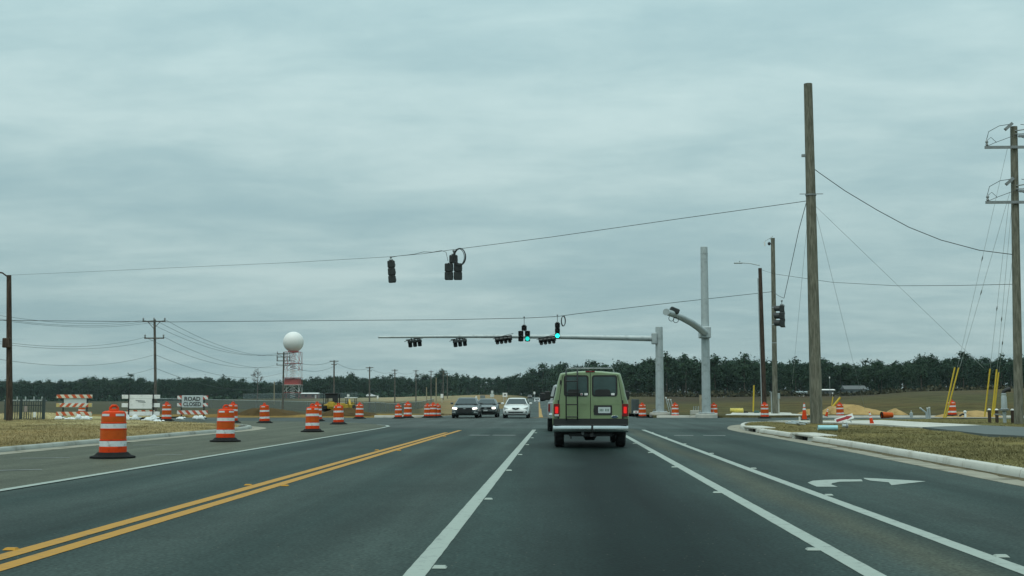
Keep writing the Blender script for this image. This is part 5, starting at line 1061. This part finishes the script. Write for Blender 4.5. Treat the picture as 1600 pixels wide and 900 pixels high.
def backhoe():
    d = 190.0; p = at(546, HOR, d); z = EYE - (648 - HOR) * d / FPX + .3; t = root('backhoe', 'yellow digger with a white canopy roof beside the bulldozer', 'backhoe', (p.x, d, z))
    k = MB(); k.bbox((0, .6, .95), (1.2, 3.2, .8), .08); k.bbox((0, 1.6, 1.4), (1.0, 1.6, .5), .08); k.build('body', 'machine', t)
    for x in (-.75, .75): wheel(t, (x, -.4, .62), .62, .4); wheel(t, (x, 2.2, .42), .42, .3)
    k = MB()
    for sx in (-.7, .7):
        for sy in (-.7, .7): k.box((sx + .25, sy, 1.75), (.09, .09, 1.15))
    k.build('canopy_post', 'black', t); k = MB(); k.bbox((.25, 0, 2.36), (1.75, 1.7, .12), .04); k.build('canopy', 'white', t)
    k = MB(); k.tube([(.1, -.9, .7), (.3, -1.7, 2.0), (.5, -2.2, 1.2), (.5, -2.0, .6)], [.17, .15, .13, .12], 6); k.build('boom', 'machine', t); k = MB(); k.bbox((.5, -2.0, .45), (.6, .5, .45), .1); k.build('bucket', 'black', t)
    k = MB(); k.bbox((-1.4, .4, 1.5), (1.2, 1.2, .12), .04); k.box((-1.9, .4, 1.0), (.1, .1, 1.0)); k.box((-1.0, .4, 1.0), (.1, .1, 1.0)); k.bbox((-1.4, .4, .75), (1.3, 1.4, .5), .06); k.build('loader_frame', 'machine', t)
backhoe()
# ================================================================== heaps of soil and sand
M['sand'] = mat('sand', (.33, .225, .095), .95, var=.25, scale=1.6, bump=1.0, bscale=4, spec=.1, dirt=(.20, .135, .055)); M['loam'] = mat('brown soil', (.070, .046, .018), .95, var=.25, scale=1.2, bump=.8, bscale=6, spec=.1, dirt=(.042, .028, .012))
def heap(name, label, px, py, d, w, dep, h, m, seed, z=None):
    p = at(px, HOR, d); z = vf_z(p.x, d) if z is None and 86.6 < d < 116 else (z if z is not None else tz(p.x, d)); r_ = np.random.RandomState(seed); n = 40; ph = r_.rand(6) * 6.28; vs = []; fs = []
    for i in range(n + 1):
        for j in range(n + 1):
            u, v = -1 + 2 * i / n, -1 + 2 * j / n; rr_ = math.hypot(u, v); e = max(0, 1 - rr_ ** 1.5) * (1 + .22 * math.sin(3 * u + ph[0]) + .15 * math.sin(5 * v + ph[1] + u * 2) + .08 * math.sin(9 * u + ph[2]) * math.cos(8 * v + ph[3])) + r_.randn() * .012
            vs.append((u * w / 2, v * dep / 2, max(e, 0) * h - .06))
    for i in range(n):
        for j in range(n): a = i * (n + 1) + j; fs.append((a, a + n + 1, a + n + 2, a + 1))
    k = MB(); k.v = vs; k.f = fs; return tag(k.build(name, m, smooth=80, loc=(p.x, d, z)), label, 'soil heap' if m == 'loam' else 'sand heap')
heap('soil_heap', 'dark brown soil heap behind the third drum', 424, 0, 91, 6.2, 5, .62, 'loam', 1)
heap('soil_heap', 'low dark soil ridge in front of the bulldozer', 543, 0, 90.5, 5.2, 4, .50, 'loam', 2)
heap('sand_heap', 'large yellow sand heap behind the red arrow sign', 1336, 0, 92, 5.6, 5, .85, 'sand', 3)
heap('sand_heap', 'low sand heap right of the tall bare pole', 1299, 0, 91, 2.6, 3, .62, 'sand', 7)
heap('sand_heap', 'small sand heap left of the tall bare pole', 1262, 0, 90, 1.8, 3, .48, 'sand', 4)
heap('sand_heap', 'flat sand heap beyond the overturned drum', 1398, 0, 90, 2.0, 3, .42, 'sand', 5)
heap('sand_heap', 'low sand heap behind the drum and leaning yellow guards', 1512, 0, 84, 4.6, 4, .42, 'sand', 6, .16)
# ================================================================== things on the right verge and far corner
def onv(px, py, z=.16): return gp(px, py, z)
c = onv(1293.5, 672.3); t = root('plastic_pipe', 'pale blue plastic pipe lying on the grass', 'pipe', c + Vector((0, 0, .085)), R(-4))
k = MB(); k.lathe([(.078, -.34), (.09, -.34), (.09, .34), (.078, .34)], 24, axis='x', cap=False); k.lathe([(.078, .34), (.078, -.34)], 24, axis='x', cap=False); k.build('pipe_wall', 'pvc', t, smooth=50)
c = onv(1323, 670.5); t = root('pipe_flange', 'grey pipe flange standing on the grass right of the blue pipe', 'flange', c + Vector((0, 0, .12))); k = MB(); k.lathe([(.04, -.02), (.12, -.02), (.12, .02), (.04, .02)], 18, axis='x'); k.build('disc', 'steel', t); k = MB(); k.lathe([(.06, -.16), (.06, .05)], 12, axis='x'); k.build('stub', 'galv', t)
c = onv(1322, 662); t = root('arrow_sign', 'tilted white sign with a dark red arrow on the grass', 'sign', c, 0, None, (R(-12), R(-17), 0)); ar = [(-.42, -.1), (.2, -.1), (.44, .02), (.2, .14), (-.42, .14)]
xz('sign_board', [(-.43, .13), (.43, .13), (.43, .36), (-.43, .36)], 0, .02, 'white', t); xz('arrow', [(-.37, .185), (.12, .185), (.12, .155), (.38, .245), (.12, .335), (.12, .305), (-.37, .305)], -.014, .006, 'red', t)
k = MB(); k.box((-.1, .03, .1), (.04, .03, .4)); k.box((.25, .03, .1), (.04, .03, .4)); k.build('sign_leg', 'steel', t)
for i, (x0, y0, x1, y1, lab) in enumerate(((1228, 661, 1258, 663, 'longest grey conduit length on the grass left of the tall pole'), (1232, 659, 1251, 662.5, 'grey conduit length crossing the loose bundle on the grass'), (1240, 658, 1262, 661, 'back conduit length of the loose bundle on the grass'), (1237, 657.5, 1249, 661.5, 'short conduit length on top of the loose bundle'))):
    k = MB(); k.cyl(gp(x0, y0, .2 + .015 * i), gp(x1, y1, .2 + .02 * i), .03, n=8); tag(k.build('conduit_length', 'galv'), lab, 'conduit', 'loose conduit on the grass')
k = MB(); c = onv(1249.5, 658.5); k.cyl((0, 0, 0), (0, 0, .24), .045, n=10); tag(k.build('marker_stub', 'white', loc=c), 'short white stub pipe beside the upright cone', 'pipe stub')
def guard(lab, a, b_, r_=.045, d=58.0, ext=0):
    p0, p1 = at(*a, d), at(*b_, d); k = MB(); v = p1 - p0; k.tube([(0, 0, 0), v * .5, v], [r_, r_, r_], 8); o = k.build('guy_guard', 'yellow', smooth=60, loc=p0); return tag(o, lab, 'guy guard', 'yellow guy wire guards')
guard('left leaning yellow guy guard beside the right drum', (1474.5, 653), (1492, 574), d=72); guard('right leaning yellow guy guard beside the right drum', (1477.5, 653), (1498, 574.5), d=72.6)
guard('lone yellow guy guard left of the brown bollards', (1538.5, 651), (1547, 576), d=70, r_=.045); guard('left of the two paired yellow guy guards behind the bollards', (1550, 651), (1557.5, 577), d=69, r_=.05); guard('right of the two paired yellow guy guards behind the bollards', (1553, 648), (1560.5, 582), d=69.6, r_=.045)
guard('thin upright yellow guy guard left of the brown lamp pole', (1177, 643), (1178, 602), d=97, r_=.06)
guard('bent yellow guard strip sticking out of the sand heap', (1300, 637), (1313, 621), d=92, r_=.08); guard('short yellow guard strip behind the tall bare pole sand heap', (1299.5, 634), (1301.5, 620), d=92.5, r_=.04)
for i, (px, lab) in enumerate(((1546.5, 'leftmost brown bollard with a white cap by the right edge'), (1558, 'second brown bollard with a white cap from the left'), (1582.5, 'third brown bollard right of the standpipe'), (1594.5, 'rightmost brown bollard in front of the edge pole'))):
    c = onv(px, 661 + i * .4); t = root('bollard', lab, 'bollard', c, 0, 'brown bollards'); k = MB(); k.lathe([(.075, -.1), (.075, .6), (.07, .62)], 14); k.build('post', 'polebrown', t, smooth=50); k = MB(); k.lathe([(.08, .60), (.08, .63), (.05, .66), (.001, .67)], 14); k.build('cap', 'white', t, smooth=50)
c = onv(1570, 662); t = root('standpipe', 'grey air valve standpipe with a black hose end between the bollards', 'standpipe', c)
k = MB(); k.lathe([(.075, -.1), (.075, .45), (.09, .46), (.09, .52), (.07, .54), (.12, .58), (.2, .62), (.2, .66), (.13, .70), (.135, .75), (.12, 1.2), (.1, 1.28), (.11, 1.3), (.11, 1.36), (.05, 1.4)], 18); k.build('pipe_body', 'galv', t, smooth=35)
k = MB(); k.lathe([(.21, .60), (.21, .68)], 18); k.tube([(-.45, 0, .42), (-.1, 0, .4)], .03, 8); k.build('flange', 'steel', t); k = MB(); k.tube([(-.02, 0, 1.34), (.0, 0, 1.44), (.12, 0, 1.52), (.28, 0, 1.55)], [.08, .09, .09, .12], 12); k.build('hose_end', 'black', t, smooth=50)
c = onv(1508, 652); t = root('hydrant', 'small black and white valve fitting right of the drum with yellow guards', 'valve', c + Vector((0, 10, 0)) * 0); k = MB(); k.lathe([(.08, 0), (.08, .2), (.05, .25), (.1, .3), (.1, .38), (.04, .42)], 12); k.build('valve_body', 'white', t, smooth=40); k = MB(); k.tube([(0, 0, .15), (-.15, 0, .2), (-.35, 0, .08)], .06, 8); k.build('hose', 'black', t)
for i, (x0, y0, x1, y1, lab) in enumerate(((1448, 652, 1438, 638, 'left bent grey conduit stub beyond the footway'), (1450, 652, 1449, 638.5, 'middle upright grey conduit stub beyond the footway'), (1453, 652, 1452, 637.5, 'right upright grey conduit stub beyond the footway'))):
    p0, p1 = at(x0, y0, 75), at(x1, y1, 75); t = root('conduit_stub', lab, 'conduit', p0, 0, 'conduit stubs'); v = p1 - p0; k = MB(); k.tube([(0, 0, -.1), v * .45 + Vector((.12 if i == 0 else 0, 0, .05)), v], .05, 8); k.build('stub', 'galv', t, smooth=60); k = MB(); k.lathe([(.055, 0), (.055, .06)], 8, v); k.build('cap', 'white', t)
k = MB(); c = at(1424, 651, 76); k.bbox((0, 0, .14), (.16, .2, .3), .03); k.cyl((0, 0, .25), (0, 0, .42), .03); tag(k.build('junction_box', 'galv', loc=c - Vector((0, 0, .04))), 'small grey junction box left of the conduit stubs', 'junction box')
# far corner
def fc(px, d): x = at(px, HOR, d).x; return Vector((x, d, vf_z(x, d)))
c = fc(992.5, 93); t = root('culvert_pipe', 'dark grey plastic culvert pipe standing on end right of the van', 'pipe', c); k = MB(); pr = []
for i in range(14): z = i * .085; pr += [(.29, z), (.31, z + .03), (.31, z + .055), (.29, z + .075)]
pr = [(r_, z) for r_, z in pr if z < 1.1]; k.lathe(pr, 18); k.build('pipe_wall', mat('dark grey plastic', (.07, .09, .09), .6), t, smooth=40)
c = fc(996, 88.2); t = root('marker_board', 'small white board with red marks low beside the culvert pipe', 'board', c); xz('board', [(-.3, .12), (.3, .12), (.3, .30), (-.3, .30)], 0, .03, 'white', t); xz('red_mark', [(-.16, .17), (-.05, .17), (-.05, .25), (-.16, .25)], -.018, .004, 'red', t); xz('red_mark', [(.05, .17), (.16, .17), (.16, .25), (.05, .25)], -.018, .004, 'red', t)
k = MB(); k.box((-.2, .03, .1), (.03, .03, .24)); k.box((.2, .03, .1), (.03, .03, .24)); k.build('leg', 'steel', t)
for i, (x0, y0, lab) in enumerate(((1040.5, 622, 'left white conduit stub leaning behind the long arm mast'), (1044, 625, 'middle white conduit stub leaning behind the long arm mast'), (1048, 625, 'right white conduit stub leaning behind the long arm mast'))):
    p1 = at(x0, y0, 93); p0 = fc(x0 + 6, 93); t = root('conduit_stub', lab, 'conduit', p0, 0, 'conduit stubs'); k = MB(); k.tube([(0, 0, -.1), (p1 - p0)], .035, 8); k.build('stub', 'galv', t); k = MB(); k.lathe([(.06, -.02), (.06, .07)], 8, p1 - p0); k.build('cap', 'white', t)
c = fc(1086.5, 90); t = root('concrete_pit', 'low concrete pit box with conduits left of the timber post', 'pit box', c); k = MB(); k.bbox((0, 0, .13), (.75, .5, .34), .03); k.build('box', 'concrete', t)
for x in (-.18, -.02, .15): k = MB(); k.cyl((x, -.2, .1), (x + .04, -.2, .62), .03, n=8); k.build('conduit', 'galv', t)
c = fc(1094.5, 91); k = MB(); k.bbox((0, 0, .66), (.17, .17, 1.5), .012); tag(k.build('timber_post', 'post', loc=c), 'pale square timber post just left of the tall grey mast', 'post')
c = fc(1151, 97); t = root('corrugated_pipe', 'coil of yellow corrugated pipe lying behind the driveway', 'pipe', c + Vector((0, 0, .2)), R(-4)); k = MB(); pr = []
for i in range(9): z = -.52 + i * .115; pr += [(.17, z), (.21, z + .03), (.21, z + .07), (.17, z + .1)]
k.lathe(pr, 16, axis='x'); k.build('pipe_wall', mat('pale yellow plastic', (.62, .52, .12), .5), t, smooth=40)
c = fc(1165, 96); k = MB(); k.bbox((0, 0, .06), (.35, .2, .16), .05); tag(k.build('pipe_end', 'rubber', loc=c), 'dark pipe end right of the yellow corrugated pipe', 'pipe end')
c = fc(1182, 96); k = MB(); k.bbox((0, 0, .1), (.42, .3, .24), .08); tag(k.build('valve_box', mat('green plastic', (.03, .09, .07), .5), loc=c), 'low dark green valve box left of the lamp pole drum', 'valve box')
c = fc(1216, 92.8); t = root('meter_pedestal', 'grey meter pedestal attached beside the camera pole', 'meter post', c); k = MB(); k.bbox((0, 0, .6), (.16, .14, 1.3), .02); k.build('post', 'concrete', t); k = MB(); k.bbox((0, -.05, 1.35), (.24, .2, .42), .02); k.build('meter_box', 'galv', t)
c = fc(1205.5, 92.2); k = MB(); k.cyl((0, 0, 0), (0, 0, 1.65), .05, n=8); tag(k.build('conduit', 'galv', loc=c), 'upright grey conduit left of the camera pole foot', 'conduit')
# ================================================================== fences, houses, far signs
def iron_fence():
    d = 64.0; zb = .2; s = FPX / d; t = root('metal_fence', 'dark metal picket fence behind the left lamp pole', 'fence', at(36, HOR, d) - Vector((0, 0, EYE - zb))); X = lambda px: (px - 36) / s; H = lambda py: (HOR - py) / s + EYE - zb; IM = mat('dark green fence metal', (.035, .055, .055), .55)
    for px, w in ((69.5, .13), (33.5, .1), (8, .08)): k = MB(); k.box((X(px), 0, H(624) / 2), (w, w, H(622) + .1)); k.build('post', IM, t)
    for py in (625.5, 633.5, 655): k = MB(); k.box((X(38), .03, H(py)), (X(70) - X(4), .05, .07 if py < 630 else .04)); k.build('rail', 'galv' if py < 630 else IM, t)
    px = 20
    while px < 68: k = MB(); k.box((X(px), 0, H(641)), (.035, .035, H(624.5 if int(px) % 3 else 620.5) * 1.0 - .1)); o = k.build('picket', IM, t); px += 3.7
    for px in (26.5, 40, 53.5, 66.5): k = MB(); k.box((X(px), 0, H(622.5)), (.05, .05, .2)); k.build('finial', 'galv', t)
    k = MB(); k.box((X(56), -.05, H(648)), (.15, .02, .28)); k.build('notice', 'white', t); k = MB(); k.box((X(41.5), -.05, H(639)), (.16, .02, .3)); k.build('notice', mat('faded notice', (.30, .25, .23), .7), t)
iron_fence()
def chain_mat():
    m, N, L, b = nodes_mat('chain link mesh'); b.inputs['Base Color'].default_value = (.11, .145, .15, 1); b.inputs['Roughness'].default_value = .6; b.inputs['Metallic'].default_value = .2
    tc = N.new('ShaderNodeTexCoord'); n = N.new('ShaderNodeTexNoise'); n.inputs['Scale'].default_value = .2; n.inputs['Detail'].default_value = 3; L.new(tc.outputs['Object'], n.inputs['Vector'])
    q = N.new('ShaderNodeMapRange'); L.new(n.outputs['Fac'], q.inputs[0]); q.inputs[3].default_value = .34; q.inputs[4].default_value = .62; L.new(q.outputs[0], b.inputs['Alpha']); return m
M['chain'] = chain_mat()
def chain(label, pts, h=2.0, m='chain', gap=9.0):
    P_ = [gt(px, d) for px, d in pts]; t = root('chain_fence', label, 'fence', P_[0]); o = P_[0]
    for a, b_ in zip(P_[:-1], P_[1:]):
        n = max(2, int((b_ - a).length / gap)); q = [a.lerp(b_, i / n) for i in range(n + 1)]; q = [Vector((v.x, v.y, tz(v.x, v.y))) for v in q]; k = MB(); vs = []; fs = []
        for i, v in enumerate(q):
            vs += [v - o, v - o + Vector((0, 0, h))]
            if i: fs.append((2 * i - 2, 2 * i, 2 * i + 1, 2 * i - 1))
        k.add(vs, fs); k.build('mesh_panel', m, t); k = MB(); k.tube([v - o + Vector((0, 0, h)) for v in q], .035, 4); k.build('top_rail', 'galv', t)
        for v in q[:-1]: k = MB(); k.cyl(v - o, v - o + Vector((0, 0, h + .1)), .05, n=5); k.build('post', 'steel', t)
chain('long grey chain link fence receding along the far road', [(678, 380), (650, 335), (622, 300), (595, 262), (568, 228)])
chain('grey chain link fence across the field behind the soil heap', [(566, 228), (480, 240), (400, 258), (330, 262), (230, 262)], 1.9)
chain('chain link fence round the foot of the dome tower', [(380, 640), (430, 630), (470, 628), (525, 640), (560, 660)], 2.6, gap=14)
def house(label, px, d, w, dep, h, rh, wall, roof, wins=2, rz=0.0):
    x = at(px, HOR, d).x; t = root('house', label, 'house', (x, d, tz(x, d)), rz); k = MB(); k.box((0, 0, h / 2), (w, dep, h)); k.build('wall', wall, t)
    k = MB(); e = .4; k.add([(-w / 2 - e, -dep / 2 - e, h - .1), (w / 2 + e, -dep / 2 - e, h - .1), (w / 2 + e, dep / 2 + e, h - .1), (-w / 2 - e, dep / 2 + e, h - .1), (-w / 2 - e, 0, h + rh), (w / 2 + e, 0, h + rh)], [(0, 1, 5, 4), (2, 3, 4, 5), (1, 2, 5), (3, 0, 4), (3, 2, 1, 0)]); k.build('roof', roof, t)
    for i in range(wins): q = MB(); q.box((-w / 2 + w * (i + .7) / (wins + .4), -dep / 2 - .02, h * .55), (w * .12, .06, h * .38)); q.build('window', 'glass', t)
    q = MB(); q.box((w * .38, -dep / 2 - .02, h * .38), (w * .09, .06, h * .72)); q.build('door', 'white', t)
GW = mat('grey siding', (.16, .19, .19), .8); GR = mat('grey shingle', (.11, .12, .12), .9); PR = mat('pale metal roof', (.30, .36, .36), .5, .3)
house('grey house at the edge of the wood right of the tall bare pole', 1334, 419, 6.8, 6, 2.4, 1.2, GW, GR); house('small white trailer at the edge of the wood left of the tall bare pole', 1253, 418, 3.4, 3, 1.5, .3, 'white', PR, 1); house('pale roofed shed at the wood edge right behind the tall bare pole', 1291, 419, 4.6, 4, 2.2, .3, GR, 'white', 1)
house('pale roofed barn among the far trees above the oncoming dark cars', 764, 748, 9, 9, 6.5, 3.4, GR, PR, 2); house('low red and white hut right of the dome tower foot', 485, 660, 9, 6, 2.6, .5, mat('hut red', (.2, .09, .08), .8), 'white', 2)
def sign(label, px, py, d, w, h, m, posts=1, n=1):
    x = at(px, HOR, d).x; z = tz(x, d); t = root('road_sign', label, 'road sign', (x, d, z)); zc_ = at(px, py, d).z - z
    for i in range(posts): k = MB(); k.box(((i - (posts - 1) / 2) * w * .6, .06, zc_ / 2), (.1, .1, zc_ + h * .4)); k.build('post', 'galv', t)
    for i in range(n): k = MB(); k.bbox((0, 0, zc_ + i * h * 1.1), (w * (1 if i == 0 else .6), .05, h), .01); k.build('panel', m, t)
    return t
sign('stacked grey route signs between the oncoming dark and white cars', 769, 618, 300, .95, .75, 'signwhite', 2, 2)
t = sign('square white sign above the oncoming white car', 789, 617, 300, 1.15, 1.0, 'white', 2); k = MB(); x = 0; k.bbox((0, -.04, at(789, 617, 300).z - tz(at(789, HOR, 300).x, 300)), (.5, .03, .3), .01); k.build('dark_mark', 'black', t)
sign('small white sign beside the far road above the pickup', 835, 614, 480, .7, 1.0, 'white'); sign('small white post sign left of the stacked route signs', 744, 620.5, 300, .4, .5, 'white'); sign('white board by the far road near the pale short pole', 690.5, 618.5, 420, .9, 1.3, 'white'); sign('green back of a sign left of the stacked route signs', 754, 620, 290, 1.2, .7, GW, 2); sign('small white board in the field behind the digger', 544, 618, 480, 1.0, .9, 'white'); sign('small white box sign in the field right of the white parked car', 590, 620.5, 500, .7, 1.2, 'white')
for i, (px, py, lab) in enumerate(((1297, 590, 'small pole lamp at the wood edge behind the tall bare pole'),)):
    x = at(px, HOR, 390).x; z = tz(x, 390); t = root('yard_lamp', lab, 'lamp', (x, 390, z)); h_ = at(px, py, 390).z - z; k = MB(); k.cyl((0, 0, 0), (0, 0, h_), .07, n=6); k.build('post', 'steel', t); k = MB(); k.bbox((0, 0, h_), (.35, .3, .6), .1); k.build('lamp_head', 'white', t)
# ================================================================== the air between here and the far wood
hz = MB(); hz.box((0, 0, 22.0), (5300, 5300, 52.0)); hz_o = hz.build('haze', 'white'); hz_o.data.materials.clear()
hm = bpy.data.materials.new('thin haze'); hm.use_nodes = True; hn = hm.node_tree; hn.nodes.clear()
ho = hn.nodes.new('ShaderNodeOutputMaterial'); hv = hn.nodes.new('ShaderNodeVolumePrincipled'); hv.inputs['Density'].default_value = .00006; hv.inputs['Color'].default_value = (.80, .95, 1.0, 1); hv.inputs['Anisotropy'].default_value = .2
hn.links.new(hv.outputs[0], ho.inputs['Volume']); hz_o.data.materials.append(hm); tag(hz_o, 'thin pale haze in the air over the whole scene', 'haze', kind='stuff')
